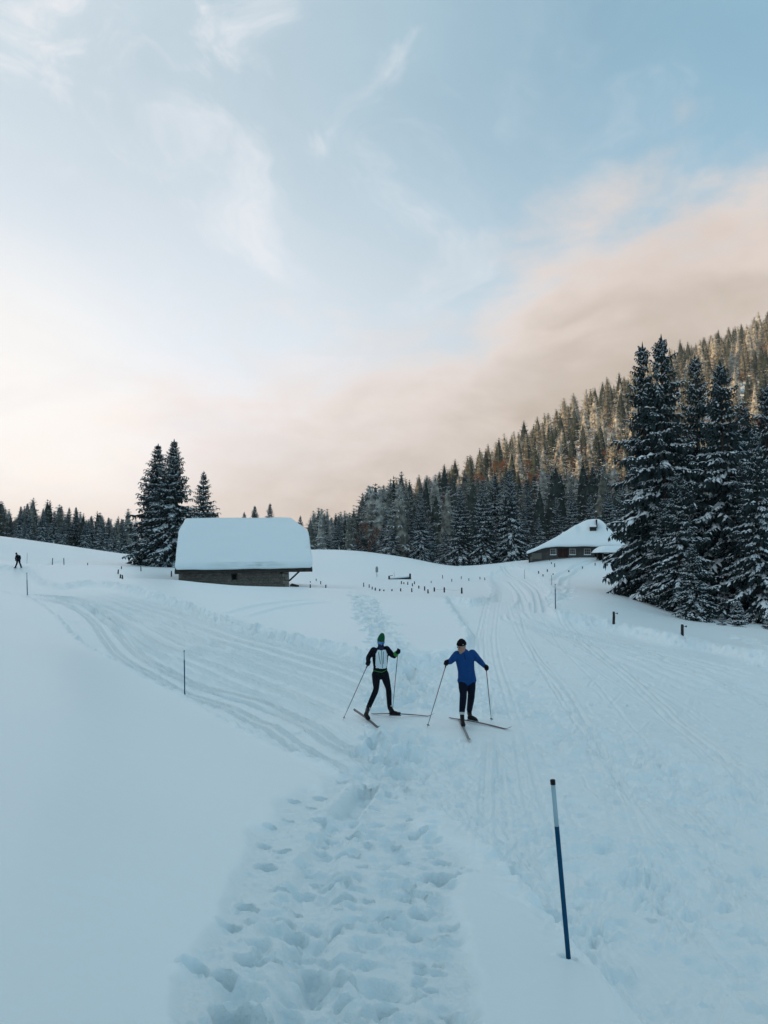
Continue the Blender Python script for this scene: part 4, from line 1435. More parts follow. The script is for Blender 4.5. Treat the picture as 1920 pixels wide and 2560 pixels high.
def build_hut():
    D = 94.0
    ref = P(1430, 1393, D)
    ox, oz = ref.x, ref.z - 0.6
    t = thing('alpine_hut', 'old herdsman\'s hut with grey boarded walls under a sweeping bell shaped snow roof', 'hut', (ox, D, oz), R(-13.5))

    def lx(X, d=D):                       # X, Y are in the enlarged crop of the hut: 5.925 px per photograph px
        return P(1300 + X / 5.925, 1400, d).x - ox

    def lz(Y, d=D):
        return P(960, 1270 + Y / 5.925, d).z - oz
    ze = lz(574)
    xa, xb = lx(432), lx(1205)
    xl = lx(142)
    dep = 9.0
    # front wall: vertical boards, one by one
    wins = [(455, 545), (735, 825), (945, 1040)]
    door = (568, 715)
    rec = (1090, 1200)
    wl = MB().box((xa, 0.06, -0.4), (lx(1085), 0.25, ze + 0.1)).box((xa, dep - 0.2, -0.4), (xb, dep, ze + 0.1)).box((xb - 0.2, 0.26, -0.4), (xb, dep - 0.21, ze + 0.1)).box((xl, 0.06, -0.6), (xl + 0.2, dep - 0.21, lz(668)))
    # lean-to front under the sloping verge
    zl = lz(668)
    wl.add([(xl + 0.2, 0.08, -0.6), (xa - 0.003, 0.08, -0.6), (xa - 0.003, 0.08, ze - 0.02), (xl + 0.2, 0.08, zl + 0.05), (xl + 0.2, 0.25, -0.6), (xa - 0.003, 0.25, -0.6), (xa - 0.003, 0.25, ze - 0.02), (xl + 0.2, 0.25, zl + 0.05)],
           [(0, 1, 2, 3), (7, 6, 5, 4), (0, 4, 5, 1), (1, 5, 6, 2), (2, 6, 7, 3), (3, 7, 4, 0)])
    wall = wl.obj('wall', SHINGLE, t)
    rs_ = random.Random(3)
    x = xl + 0.22
    pl = [MB().box((-0.5, -0.5, 0), (0.5, 0.5, 1)).mesh('plank', m) for m in (SHINGLE, GREYWOOD)]
    while x < lx(1085) - 0.05:
        w = rs_.uniform(0.15, 0.21)
        cxm = x + w / 2
        top = ze - 0.02 if x > xa else zl + 0.05 + (ze - zl - 0.09) * max(0, (cxm - xl) / (xa - xl))
        blocked = any(lx(a) - 0.06 < cxm < lx(c) + 0.06 for a, c in wins + [door])
        o = link('plank', rs_.choice(pl), wall, (cxm, 0.045, -0.3))
        if blocked:
            inwin = any(lx(a) - 0.06 < cxm < lx(c) + 0.06 for a, c in wins)
            o.scale = (w * 0.93, 0.04, (lz(694) if inwin else lz(725)) + 0.3)
        else:
            o.scale = (w * 0.93, 0.04 + rs_.uniform(-0.008, 0.01), top + 0.3)
        x += w
    # a paler boarded patch on the lean-to
    MB().box((lx(185), -0.02, lz(752)), (lx(330), 0.02, lz(664))).obj('pale_panel', PALEWOOD, t)
    MB().tube([(lx(150), -0.1, lz(830)), (lx(150), -0.05, lz(664))], 0.09, 6).obj('corner_post', DARKWOOD, t)
    MB().box((lx(165), -0.12, lz(790)), (lx(192), -0.04, lz(722))).obj('leaning_board', PALEWOOD, t)
    for a, c in wins:
        fx0, fx1, fz0, fz1 = lx(a), lx(c), lz(694), lz(602)
        wn = MB().box((fx0 + 0.08, 0.02, fz0 + 0.08), (fx1 - 0.08, 0.05, fz1 - 0.08)).obj('window', GLASS, t)
        f = MB().box((fx0, -0.04, fz0), (fx0 + 0.09, 0.03, fz1)).box((fx1 - 0.09, -0.04, fz0), (fx1, 0.03, fz1)).box((fx0 + 0.09, -0.04, fz1 - 0.09), (fx1 - 0.09, 0.03, fz1)).box((fx0 + 0.09, -0.04, fz0), (fx1 - 0.09, 0.03, fz0 + 0.07))
        f.obj('frame', TRIM, wn)
        m = MB()
        for q in (1, 2):
            xx = fx0 + 0.09 + (fx1 - fx0 - 0.18) * q / 3
            m.box((xx - 0.014, -0.01, fz0 + 0.07), (xx + 0.014, 0.018, fz1 - 0.09))
        zz = (fz0 + fz1) / 2
        m.box((fx0 + 0.09, -0.008, zz - 0.014), (fx1 - 0.09, 0.019, zz + 0.014))
        m.obj('muntin', TRIM, wn)
        s = MB().box((fx0 - 0.03, -0.16, fz0 - 0.03), (fx1 + 0.03, -0.042, fz0 + 0.075)).obj('sill_snow', SNOW_PLAIN, wn, True)
        bevel(s, 0.035, 2)
    for a, c in ((568, 640), (644, 715)):
        dl = MB().box((lx(a) + 0.01, -0.01, lz(728)), (lx(c) - 0.01, 0.05, lz(610))).obj('door_leaf', REDDOOR, t)
        for q in range(3):
            xx = lx(a) + (lx(c) - lx(a)) * (q + 0.5) / 3
            MB().box((xx - 0.085, -0.03, lz(726)), (xx + 0.085, -0.012, lz(612))).obj('board', REDDOOR, dl)
    MB().box((lx(560), -0.05, lz(610)), (lx(722), 0.05, lz(602))).obj('lintel', DARKWOOD, t)
    # open recess at the right end
    rc = MB().box((lx(1085), 1.6, -0.3), (xb - 0.21, 1.7, ze)).obj('recess', VOID, t)  # near-black sheet stands in for the shade of the recess
    MB().box((lx(1085), 0.1, lz(662)), (xb - 0.21, 0.16, lz(655))).obj('rail', GREYWOOD, t)
    MB().box((lx(1192), 0.0, -0.3), (lx(1204), 0.16, ze)).obj('post', GREYWOOD, t)
    # roof: smooth blend of four planes, drawn as a thick snow body over a thin deck
    x0, x1 = lx(112), lx(1560)
    y0, y1 = -0.7, dep + 0.7
    nx_, ny_ = 90, 56
    apx0, apx1 = lx(905, D + 4.5), lx(1030, D + 4.5)
    ztop = lz(157, D + 4.5)
    ym = 4.5
    zl0 = lz(662)
    zr0 = lz(575)
    XS = np.linspace(x0, x1, nx_)
    YS = np.linspace(y0, y1, ny_)
    XX, YY = np.meshgrid(XS, YS)

    def flare(u, p):
        return np.clip(u, 0, 1.3) ** p
    f1 = ze + 0.40 + (ztop + 0.5 - ze - 0.4) * flare((YY - y0) / (ym - y0), 1.10)
    f2 = ze + 0.40 + (ztop + 0.5 - ze - 0.4) * flare((y1 - YY) / (y1 - ym), 1.10)
    f3 = zl0 + 0.28 + (ztop + 0.35 - zl0 - 0.28) * flare((XX - x0) / (apx0 - x0), 1.22)
    f4 = zr0 + 0.10 + (ztop + 0.35 - zr0) * flare((x1 - XX) / (x1 - apx1), 1.12)
    k = 0.32
    st = np.stack([f1, f2, f3, f4, np.full_like(f1, ztop + 0.06)])
    ZT = -k * np.log(np.exp(-st / k).sum(0))
    # a drift hollow left of the chimney and lower undulation
    ZT -= 0.35 * np.exp(-(((XX - lx(905)) / 0.55) ** 2 + ((YY - 2.7) / 1.2) ** 2)) - 0.16 * np.exp(-(((XX - lx(835)) / 0.30) ** 2 + ((YY - 2.6) / 1.4) ** 2))
    ZT += 0.10 * fbm(XX, YY, 1.6, 2, 7)
    dist = np.minimum.reduce([XX - x0, x1 - XX, YY - y0, y1 - YY])
    edge = np.clip(dist / 0.28, 0, 1)
    ZB = ZT - 0.40 - 0.0 * edge
    ZT = ZT - 0.16 * (1 - np.sqrt(1 - (1 - edge) ** 2))
    n = nx_ * ny_
    i = np.arange(n).reshape(ny_, nx_)
    top = np.stack([i[:-1, :-1], i[:-1, 1:], i[1:, 1:], i[1:, :-1]], -1).reshape(-1, 4)
    bot = top[:, ::-1] + n
    rim = list(i[0, :]) + list(i[1:, -1]) + list(i[-1, -2::-1]) + list(i[-2:0, 0])
    side = np.array([(rim[q], rim[q] + n, rim[(q + 1) % len(rim)] + n, rim[(q + 1) % len(rim)]) for q in range(len(rim))])
    V = np.concatenate([np.stack([XX, YY, ZT], -1).reshape(-1, 3), np.stack([XX, YY, ZB], -1).reshape(-1, 3)])
    VD = np.concatenate([np.stack([XX, YY, ZB - 0.004], -1).reshape(-1, 3), np.stack([XX, YY, ZB - 0.13], -1).reshape(-1, 3)])
    VD[:, 0] = np.clip(VD[:, 0], x0 + 0.05, x1 - 0.05)
    VD[:, 1] = np.clip(VD[:, 1], y0 + 0.05, y1 - 0.05)
    F = np.concatenate([top, bot, side])
    deck = link('roof', mesh_np('roof', VD, F, [DARKWOOD]), t)
    link('roof_snow', mesh_np('roof_snow', V, F, [SNOW_PLAIN], None, True), deck)
    # chimney with its own slab of snow
    cx0, cx1 = lx(988, D + 1.6), lx(1082, D + 1.6)
    c = MB().box((cx0, 1.6, lz(430, D + 1.6)), (cx1, 2.7, lz(284, D + 1.6))).obj('chimney', DARKWOOD, t)
    sl = MB()
    a0, a1 = lx(985, D + 1.5), lx(1086, D + 1.5)
    za, zb = lz(286, D + 1.5), lz(186, D + 3.0)
    sl.add([(a0, 1.35, za), (a1, 1.35, za), (a1 - 0.04, 3.0, zb), (a0 + 0.1, 3.0, zb), (a0, 1.35, za + 0.13), (a1, 1.35, za + 0.13), (a1 - 0.04, 3.0, zb + 0.14), (a0 + 0.1, 3.0, zb + 0.14)],
           [(3, 2, 1, 0), (4, 5, 6, 7), (0, 1, 5, 4), (1, 2, 6, 5), (2, 3, 7, 6), (3, 0, 4, 7)])
    bevel(sl.obj('chimney_snow', SNOW_PLAIN, c, True), 0.06, 3)
    MB().box((a0 + 0.05, 1.42, za - 0.10), (a1 + 0.10, 3.05, za - 0.004)).box((a1 - 0.02, 1.5, za - 0.004), (a1 + 0.12, 3.0, zb + 0.02)).obj('cover_and_shade_board', DARKWOOD, c)  # board under the slab, plus a dark strip imitating its shadow side
    # dormer at the back left, only its snow shows
    d0, d1 = lx(498, D + 5), lx(640, D + 5)
    dm = MB().box((d0 + 0.12, 4.6, lz(470, D + 5)), (d1, 6.4, lz(416, D + 5))).obj('dormer', GREYWOOD, t)
    bevel(MB().box((d0, 4.4, lz(414, D + 5)), (d1, 6.6, lz(357, D + 5))).obj('dormer_snow', SNOW_PLAIN, dm, True), 0.12, 3)

    # open shed in front of the right end
    D2 = 88.0
    p = P(1500, 1405, D2)
    sx, sz = p.x, G(1508, 1411, 60).z - 0.3
    s = thing('open_shed', 'small open shed with a thick cap of snow between the hut and the tall spruces', 'shed', (sx, D2, sz))

    def mx(X):
        return P(1300 + X / 5.925, 1400, D2).x - sx

    def mz(Y):
        return P(960, 1270 + Y / 5.925, D2).z - sz
    xs = (mx(1232), mx(1420), mx(1600))
    for X in xs:
        for yy in (0.0, 2.4):
            MB().box((X - 0.075, yy - 0.075, -0.5), (X + 0.075, yy + 0.075, mz(668))).obj('post', GREYWOOD, s)
    MB().box((mx(1205), -0.35, mz(668) + 0.003), (mx(1640), 2.7, mz(660))).obj('roof', DARKWOOD, s)
    MB().box((mx(1240), 2.45, -0.5), (mx(1600), 2.5, mz(672))).obj('shade_backing', VOID, s)  # near-black sheet added as the shade inside the shed
    for Y0, Y1 in ((835, 812), (735, 722)):
        MB().box((mx(1240), -0.12, mz(Y0)), (mx(1600), -0.08, mz(Y1))).obj('plank', GREYWOOD, s)
    rg2 = random.Random(2)
    for q in range(5):
        a = mx(1262 + 60 * q)
        MB().tube([(a, 0.6, 0.1), (a + 0.3, 1.2, mz(790) + 0.1)], 0.1, 6).obj('log', GREYWOOD, s)
    XS = np.linspace(mx(1165), mx(1680), 30)
    YS = np.linspace(-0.75, 3.1, 18)
    XX, YY = np.meshgrid(XS, YS)
    u = np.minimum(XX - XS[0], XS[-1] - XX) / 0.9
    v = np.minimum(YY - YS[0], YS[-1] - YY) / 0.8
    q = np.clip(np.minimum(u, 1), 0, 1) ** 0.45 * np.clip(np.minimum(v, 1), 0, 1) ** 0.45
    zb = mz(660) + 0.004
    ZT = zb + 0.06 + (mz(566) - zb) * q
    ZB = np.full_like(ZT, zb)
    n = XX.size
    i = np.arange(n).reshape(XX.shape)
    top = np.stack([i[:-1, :-1], i[:-1, 1:], i[1:, 1:], i[1:, :-1]], -1).reshape(-1, 4)
    rim = list(i[0, :]) + list(i[1:, -1]) + list(i[-1, -2::-1]) + list(i[-2:0, 0])
    side = np.array([(rim[k_], rim[k_] + n, rim[(k_ + 1) % len(rim)] + n, rim[(k_ + 1) % len(rim)]) for k_ in range(len(rim))])
    V = np.concatenate([np.stack([XX, YY, ZT], -1).reshape(-1, 3), np.stack([XX, YY, ZB], -1).reshape(-1, 3)])
    link('roof_snow', mesh_np('roof_snow', V, np.concatenate([top, top[:, ::-1] + n, side]), [SNOW_PLAIN], None, True), s)


build_barn()
build_hut()
# ------------------------------------------------------------------ marker poles, fence posts, small furniture
BLUE = mat('blue_pole', (0.003, 0.062, 0.135), 0.55, 0.12)
WHITEP = mat('pale_pole', (0.36, 0.50, 0.56), 0.5, 0.4)
BLACKP = mat('black_cap', (0.012, 0.012, 0.014), 0.6, 0.2)
TEALP = mat('teal_pole', (0.02, 0.12, 0.17), 0.5, 0.4)
GREYP = mat('grey_thin_pole', (0.16, 0.17, 0.18), 0.6, 0.3)
POST = mat('fence_post_wood', (0.050, 0.045, 0.042), 0.9, 0.1, col2=(0.026, 0.024, 0.024), vscale=9.0, bump=0.5, bscale=30.0, stretch=(1, 1, 0.3))
INSUL = mat('black_insulator', (0.02, 0.02, 0.02), 0.5, 0.4)
WIRE = mat('fence_wire', (0.10, 0.10, 0.10), 0.6, 0.3)
SIGNP = mat('sign_face', (0.22, 0.24, 0.25), 0.6, 0.3, var=0.2)


def marker(base_px, top_px, label, split=0.42, r=0.019, D=None):
    g = G(*base_px) if D is None else P(base_px[0], base_px[1], D)
    tip = P(top_px[0], top_px[1], g.y)
    t = thing('marker_pole', label, 'marker pole', g, 0, 'piste marker poles')
    v = tip - g
    m = v * (1 - split)
    MB().tube([-v.normalized() * 0.3, m], r, 14).obj('lower_shaft', BLUE, t, True)
    MB().tube([m * 1.0005, v * 0.985], r * 0.97, 14).obj('upper_sleeve', WHITEP, t, True)
    c = MB().tube([v * 0.972, v * 0.998, v], [r * 1.10, r * 1.12, r * 0.9], 14)
    c.obj('cap', BLACKP, t, True)
    return t


marker((1421, 2393), (1381.5, 1949), 'nearest blue marker pole with white top and black cap, leaning in the foreground snow', 0.265, 0.0135)
marker((461.5, 1716), (460.5, 1626), 'blue and white marker pole beside the set classic tracks left of the skiers', 0.27, 0.017)
marker((68.5, 1490), (67, 1432), 'blue marker pole by the piste edge below the distant skier', 0.3, 0.024)
marker((1388.5, 1520), (1388, 1460), 'slim teal marker pole at the bend of the right hand piste below the hut', 0.2, 0.024)


def thin(base, top, label, D=None, r=0.02):
    g = G(*base) if D is None else P(base[0], base[1], D)
    v = P(top[0], top[1], g.y) - g
    o = MB().tube([-v.normalized() * 0.3, v * 0.5, v], [r, r, r * 0.8], 8).obj('snow_stake', GREYP, None, True, g)
    tag(o, label, 'snow stake', 'thin snow stakes')


thin((67.5, 1405), (68, 1382), 'thin snow stake just right of the distant skier', 100, 0.022)
thin((369, 1411), (369, 1390), 'thin snow stake in front of the three spruces by the barn', 98, 0.022)
thin((1311.5, 1440), (1311, 1424), 'thin snow stake left of the posts below the hut', None, 0.02)
thin((1379.5, 1462), (1379, 1438), 'thin snow stake behind the teal marker pole', None, 0.02)
thin((986, 1442), (985, 1430), 'thin snow stake beside the snowed-in trough', 97, 0.02)


POST_KINDS = []
for q in range(4):
    rq = random.Random(q)
    w = 0.058
    j = lambda: rq.uniform(-0.012, 0.012)
    b = MB()
    n = 7
    rings = [(-0.5, 1.05), (0.0, 1.0), (0.55, 0.97), (0.93, 0.93), (1.0, 0.72)]
    vs = []
    for z_, s_ in rings:
        for k in range(n):
            a = 6.283 * k / n
            vs.append((math.cos(a) * w * s_ + j(), math.sin(a) * w * s_ + j(), z_ + (j() * 2 if z_ > 0.9 else 0)))
    fs = [(i * n + k, i * n + (k + 1) % n, (i + 1) * n + (k + 1) % n, (i + 1) * n + k) for i in range(len(rings) - 1) for k in range(n)]
    fs.append(tuple(range((len(rings) - 1) * n, len(rings) * n)))
    b.add(vs, fs)
    POST_KINDS.append(b.mesh('fence_post', POST))
rp = random.Random(31)
post_at = []


def post(bx, by, ty, label, group, D=None, wide=1.0, lean=0.0, dmin=20):
    g = G(bx, by, dmin) if D is None else P(bx, by, D)
    h = P(bx, ty, g.y).z - g.z
    o = link('fence_post', rp.choice(POST_KINDS), None, g)
    o.scale = (wide, wide, max(h, 0.15))
    o.rotation_euler = (rp.uniform(-0.04, 0.04), lean + rp.uniform(-0.05, 0.05), rp.uniform(0, 6.28))
    tag(o, label, 'fence post', group)
    post_at.append((bx, o))
    return o


def c1(X, Y):
    return X / 3.456, 1200 + Y / 3.456


def c3(X, Y):
    return 740 + X / 3.072, 1150 + Y / 3.072


def c4(X, Y):
    return 1200 + X / 2.304, 1200 + Y / 2.304


ORD = ('first', 'second', 'third', 'fourth', 'fifth', 'sixth', 'seventh', 'eighth', 'ninth', 'tenth', 'eleventh', 'twelfth', 'thirteenth', 'fourteenth')


def row(conv, lst, group, text, D=None, wide=1.0):
    for k, (X, a, b) in enumerate(lst):
        x_, ty = conv(X, a)
        _, by = conv(X, b)
        post(x_, by, ty, text % ORD[k], group, D, wide)


row(c1, [(451, 675, 742), (553, 675, 743), (757, 715, 752)], 'posts right of the distant skier', 'upright fence post right of the distant skier, %s from the skier', 92, 0.85)
row(c1, [(1049, 745, 768), (1218, 743, 785), (1481, 786, 825)], 'posts between skier and barn', 'fence post left of the barn behind the pair of stumps, %s from the left', None, 0.9)
row(c1, [(1020, 773, 803), (1040, 815, 845), (1057, 820, 852)], 'short posts left of the barn', 'short leaning post in the tight trio left of the barn, %s from the left', None, 1.05)
row(c3, [(155, 912, 930), (190, 930, 957), (110, 930, 945)], 'posts behind the barn corner', 'fence post beyond the barn\'s right corner, back line, %s of three', None, 0.9)
row(c3, [(110, 955, 985), (228, 958, 987)], 'posts right of the barn', 'fence post just right of the barn corner, front line, %s from the barn', None, 1.0)
row(c3, [(520, 942, 975), (562, 955, 980), (585, 973, 995), (609, 980, 1007), (643, 990, 1012), (675, 995, 1013), (737, 992, 1012), (804, 985, 1012), (890, 985, 1017), (1014, 993, 1028)],
    'curved front fence row', 'fence post in the curved front row across the hollow, %s from the left', None, 1.0)
row(c3, [(809, 930, 957), (828, 938, 957), (858, 935, 963), (910, 932, 958), (894, 946, 972), (943, 965, 988), (988, 970, 1005)], 'slanting middle fence row',
    'fence post in the middle row below the snowed-in trough, %s from the left', None, 1.0)
row(c3, [(1063, 978, 1012), (1139, 978, 1018), (1273, 980, 1025)], 'posts by the piste bowl', 'stout fence post near the scooped piste edge, %s from the left', None, 1.15)
row(c3, [(1039, 928, 948), (1126, 883, 908), (1196, 912, 935), (1269, 893, 912), (1328, 908, 927), (1413, 897, 915), (1450, 902, 922)], 'back fence row',
    'thin fence post in the far row beside the right piste, %s from left', None, 0.85)
row(c4, [(338, 524, 541), (363, 543, 555), (388, 514, 528), (402, 455, 465), (412, 473, 482), (430, 480, 498), (421, 538, 548)], 'posts below the hut',
    'small fence post below the hut\'s left end, %s from the left', None, 0.9)
row(c4, [(512, 520, 532), (590, 498, 510), (663, 476, 488)], 'posts along the hut path', 'fence post along the beaten path to the hut, %s from the left', None, 0.9)
for (X, a, b), lab in (((771, 757, 819), 'thick dark fence post with insulator at the piste edge, nearer the teal marker pole'), ((1165, 830, 903), 'thick dark fence post with insulator below the spruce saplings')):
    x_, ty = c4(X, a)
    _, by = c4(X, b)
    o = post(x_, by, ty, lab, 'thick posts by the right piste', None, 1.0)
    o.rotation_euler = (0, 0.02, 0.3)
    sc_ = o.scale
    b_ = MB().tube([(0.06, -0.02, 0.80), (0.15, -0.03, 0.82)], [0.02, 0.012], 6)
    b_.tube([(0.15, -0.03, 0.76), (0.15, -0.03, 0.89)], [0.03, 0.026], 8)
    b_.obj('insulator', INSUL, o)
    b2 = MB().tube([(0, 0, 0.985), (0, 0, 1.05)], [0.055, 0.03], 8).obj('snow_cap', SNOW_PLAIN, o, True)
# faint wires of the fence by the bowl
pb = sorted([q for q in post_at if q[1].get('group') == 'posts by the piste bowl'], key=lambda q: q[0])
for k, ((_, a), (_, b)) in enumerate(zip(pb[:-1], pb[1:])):
    pa = a.location + Vector((0, -0.08, a.scale.z * 0.62))
    pb_ = b.location + Vector((0, -0.08, b.scale.z * 0.62))
    mid = (pa + pb_) / 2 - Vector((0, 0, 0.06))
    o = MB().tube([Vector((0, 0, 0)), mid - pa, pb_ - pa], 0.006, 4).obj('fence_wire', WIRE, None, False, pa)
    tag(o, ('sagging fence wire between the left two stout posts by the piste bowl', 'sagging fence wire between the right two stout posts by the piste bowl')[k], 'fence wire', 'fence wires')

# snowed-in trough with its two posts
tg = G(*c3(800, 915), dmin=70)
tr = thing('water_trough', 'long dark wooden trough half buried in snow between two end posts', 'trough', tg)


def tp(X, Y):
    p = P(*c3(X, Y), tg.y)
    return p - tg


a, b = tp(722, 921), tp(884, 908)
MB().tube([a, b], 0.17, 8).obj('basin', DARKWOOD, tr)
sn = MB().tube([a + Vector((0.1, 0.05, 0.16)), (a + b) / 2 + Vector((0, 0.05, 0.21)), b + Vector((-0.1, 0.05, 0.16))], [0.10, 0.15, 0.10], 8).obj('snow_cover', SNOW_PLAIN, tr, True)
MB().box(tp(714, 930) + Vector((-0.09, -0.1, -0.3)), tp(719, 889) + Vector((0.05, 0.1, 0))).obj('end_post', DARKWOOD, tr)
MB().box(tp(873, 915) + Vector((-0.06, -0.1, -0.3)), tp(878, 872) + Vector((0.08, 0.1, 0))).obj('end_post', DARKWOOD, tr)
MB().tube([tp(720, 890), tp(743, 885)], 0.035, 6).obj('spout', DARKWOOD, tr)

# small sign on a post, centre
sg = P(*c3(624, 911), 97)
st_ = thing('piste_sign', 'small grey sign on a thin post standing behind the fence rows', 'sign', sg)
up = P(*c3(619, 838), 97) - sg
MB().tube([Vector((0, 0, -0.4)), up * 0.98], 0.035, 8).obj('post', TEALP, st_, True)
bevel(MB().box(up * 0.66 + Vector((-0.17, -0.075, 0)), up * 0.66 + Vector((0.17, -0.04, 0.62))).obj('panel', SIGNP, st_), 0.02, 2)
MB().box(up * 0.66 + Vector((-0.12, -0.08, 0.62)), up * 0.66 + Vector((0.12, -0.035, 0.76))).obj('top_plate', SIGNP, st_)
# ------------------------------------------------------------------ people
SKIN = mat('skin', (0.36, 0.20, 0.145), 0.6, 0.3)
BLACKF = mat('black_fabric', (0.009, 0.010, 0.016), 0.9, 0.06, bump=0.15, bscale=40)
NAVYF = mat('navy_fabric', (0.008, 0.011, 0.024), 0.9, 0.06, bump=0.2, bscale=25)
BLUEF = mat('blue_fabric', (0.010, 0.066, 0.215), 0.85, 0.1, col2=(0.009, 0.050, 0.19), vscale=7.0, bump=0.9, bscale=11)
WHITEF = mat('white_fabric', (0.72, 0.80, 0.85), 0.8, 0.1, bump=0.6, bscale=12)
GREENH = mat('green_knit', (0.008, 0.085, 0.038), 0.9, 0.1, bump=0.5, bscale=90)
GREENB = mat('bright_green', (0.025, 0.24, 0.035), 0.6, 0.3)
GREENZ = mat('green_zip', (0.0, 0.12, 0.075), 0.6, 0.3)
BLACKH = mat('black_knit', (0.008, 0.008, 0.011), 0.9, 0.05, bump=0.5, bscale=90)
GAITER = mat('navy_gaiter', (0.020, 0.030, 0.065), 0.85, 0.2)
LENS = mat('blue_mirror_lens', (0.05, 0.22, 0.55), 0.15, 0.8, metal=0.6)
BOOTM = mat('black_boot', (0.010, 0.010, 0.012), 0.6, 0.12)
BOOTW = mat('pale_boot_strap', (0.50, 0.52, 0.53), 0.6, 0.3)
SKIT = mat('ski_dark_top', (0.02, 0.035, 0.05), 0.35, 0.5)
SKIB = mat('ski_tan_base', (0.42, 0.30, 0.19), 0.5, 0.3)
SKIG = mat('ski_grey_top', (0.24, 0.26, 0.27), 0.4, 0.4)
POLED = mat('pole_dark', (0.012, 0.05, 0.075), 0.4, 0.4)
POLER = mat('pole_red', (0.26, 0.03, 0.03), 0.4, 0.4)
EYEM = mat('dark_eye', (0.02, 0.015, 0.012), 0.3, 0.5)
HAIR = mat('short_dark_hair', (0.02, 0.016, 0.013), 0.9, 0.1)


def loft(pts, side, n=16, cap=1.0):
    """Tapered tube with elliptical rings; pts = [(centre, across, through)]; across lies along SIDE. Rounded ends."""
    side = Vector(side)
    c = [Vector(p[0]) for p in pts]
    rings = []
    m = len(c)

    def frame(i):
        t = (c[min(i + 1, m - 1)] - c[max(i - 1, 0)]).normalized()
        s = (side - t * side.dot(t))
        if s.length < 1e-3:
            s = t.orthogonal()
        s.normalize()
        return t, s, t.cross(s)
    seq = []
    t0, _, _ = frame(0)
    t1, _, _ = frame(m - 1)
    for k in (0.98, 0.8, 0.45):
        seq.append((0, -k, math.sqrt(1 - k * k)))
    for i in range(m):
        seq.append((i, 0, 1))
    for k in (0.45, 0.8, 0.98):
        seq.append((m - 1, k, math.sqrt(1 - k * k)))
    V, F = [], []
    for i, k, sc in seq:
        t, s, u = frame(i)
        rx, ry = pts[i][1], pts[i][2]
        o = c[i] + t * (k * min(rx, ry) * cap)
        for q in range(n):
            a = 2 * math.pi * q / n
            V.append(o + s * (math.cos(a) * rx * sc) + u * (math.sin(a) * ry * sc))
    k = len(seq)
    for i in range(k - 1):
        for q in range(n):
            a, b = i * n + q, i * n + (q + 1) % n
            F.append((a, b, b + n, a + n))
    F.append(tuple(range(n))[::-1])
    F.append(tuple(range((k - 1) * n, k * n)))
    return V, F


def fuse(name, lofts, mats, parent, voxel=0.012, smooth=4, org=(0, 0, 0), paint=None):
    """Melt overlapping lofts into one continuous skin."""
    b = MB()
    org = Vector(org)
    for V, F in lofts:
        b.add([v - org for v in V], F)
    o = b.obj('tmp_' + name, mats)
    r = o.modifiers.new('r', 'REMESH')
    r.mode = 'VOXEL'
    r.voxel_size = voxel
    r.adaptivity = 0.0
    if smooth:
        s = o.modifiers.new('s', 'SMOOTH')
        s.factor = 0.5
        s.iterations = smooth
    dg = bpy.context.evaluated_depsgraph_get()
    me = bpy.data.meshes.new_from_object(o.evaluated_get(dg))
    me.name = name
    bpy.data.objects.remove(o)
    me.polygons.foreach_set('use_smooth', [True] * len(me.polygons))
    me.materials.clear()
    for m in (mats if isinstance(mats, (list, tuple)) else [mats]):
        me.materials.append(m)
    if paint:
        me.polygons.foreach_set('material_index', [paint(p.center + org) for p in me.polygons])
    me.update()
    return link(name, me, parent)


def limb(a, b, c, r, side=(1, 0, 0)):
    """Upper and lower segment with muscles: a hip/shoulder, b knee/elbow, c ankle/wrist; r = radii at a, mid, joint, mid, end."""
    a, b, c = Vector(a), Vector(b), Vector(c)
    return loft([(a, r[0], r[0]), (a.lerp(b, 0.5), r[1], r[1]), (a.lerp(b, 0.9), r[2], r[2]), (b.lerp(c, 0.1), r[2], r[2]), (b.lerp(c, 0.38), r[3], r[3]), (c, r[4], r[4])], side)


def glove(wrist, hold, axis, fore, parent, org, mats, out):
    """A gloved hand closed round a pole: palm, four unequal bent fingers, thumb. HOLD is the pole's axis point, AXIS along the pole, OUT away from the body's front."""
    wrist, hold = Vector(wrist), Vector(hold)
    g = Vector(axis).normalized()
    f = Vector(fore)
    f = (f - g * f.dot(g)).normalized()
    s = g.cross(f).normalized()
    if s.dot(Vector(out)) < 0:
        s = -s
    L = []
    pc = hold - f * 0.022 + s * 0.034
    L.append(loft([(wrist, 0.036, 0.030), (wrist.lerp(pc, 0.55), 0.042, 0.028), (pc + f * 0.01, 0.047, 0.024), (pc + f * 0.035, 0.046, 0.020)], g, 12))
    for i, (dz_, ln) in enumerate(((0.036, 0.92), (0.012, 1.0), (-0.012, 0.95), (-0.034, 0.78))):
        o = hold + g * dz_
        k = o + s * 0.034 + f * 0.022
        p = [k, o + f * (0.044 * ln + 0.004) + s * 0.012, o + f * 0.040 * ln - s * 0.020, o + f * 0.010 - s * 0.034 * ln, o - f * 0.012 - s * 0.028 * ln]
        rr = 0.0135 if ln > 0.8 else 0.0115
        L.append(loft([(q, rr * (1.08 - 0.06 * j), rr * (1.08 - 0.06 * j)) for j, q in enumerate(p)], g, 8))
    b = wrist.lerp(pc, 0.6) + g * 0.036
    L.append(loft([(b, 0.017, 0.017), (hold + g * 0.058 - f * 0.020 + s * 0.004, 0.0155, 0.0155), (hold + g * 0.062 + f * 0.010 - s * 0.022, 0.013, 0.013)], f, 8))
    return fuse('glove', L, mats, parent, 0.006, 2, org)


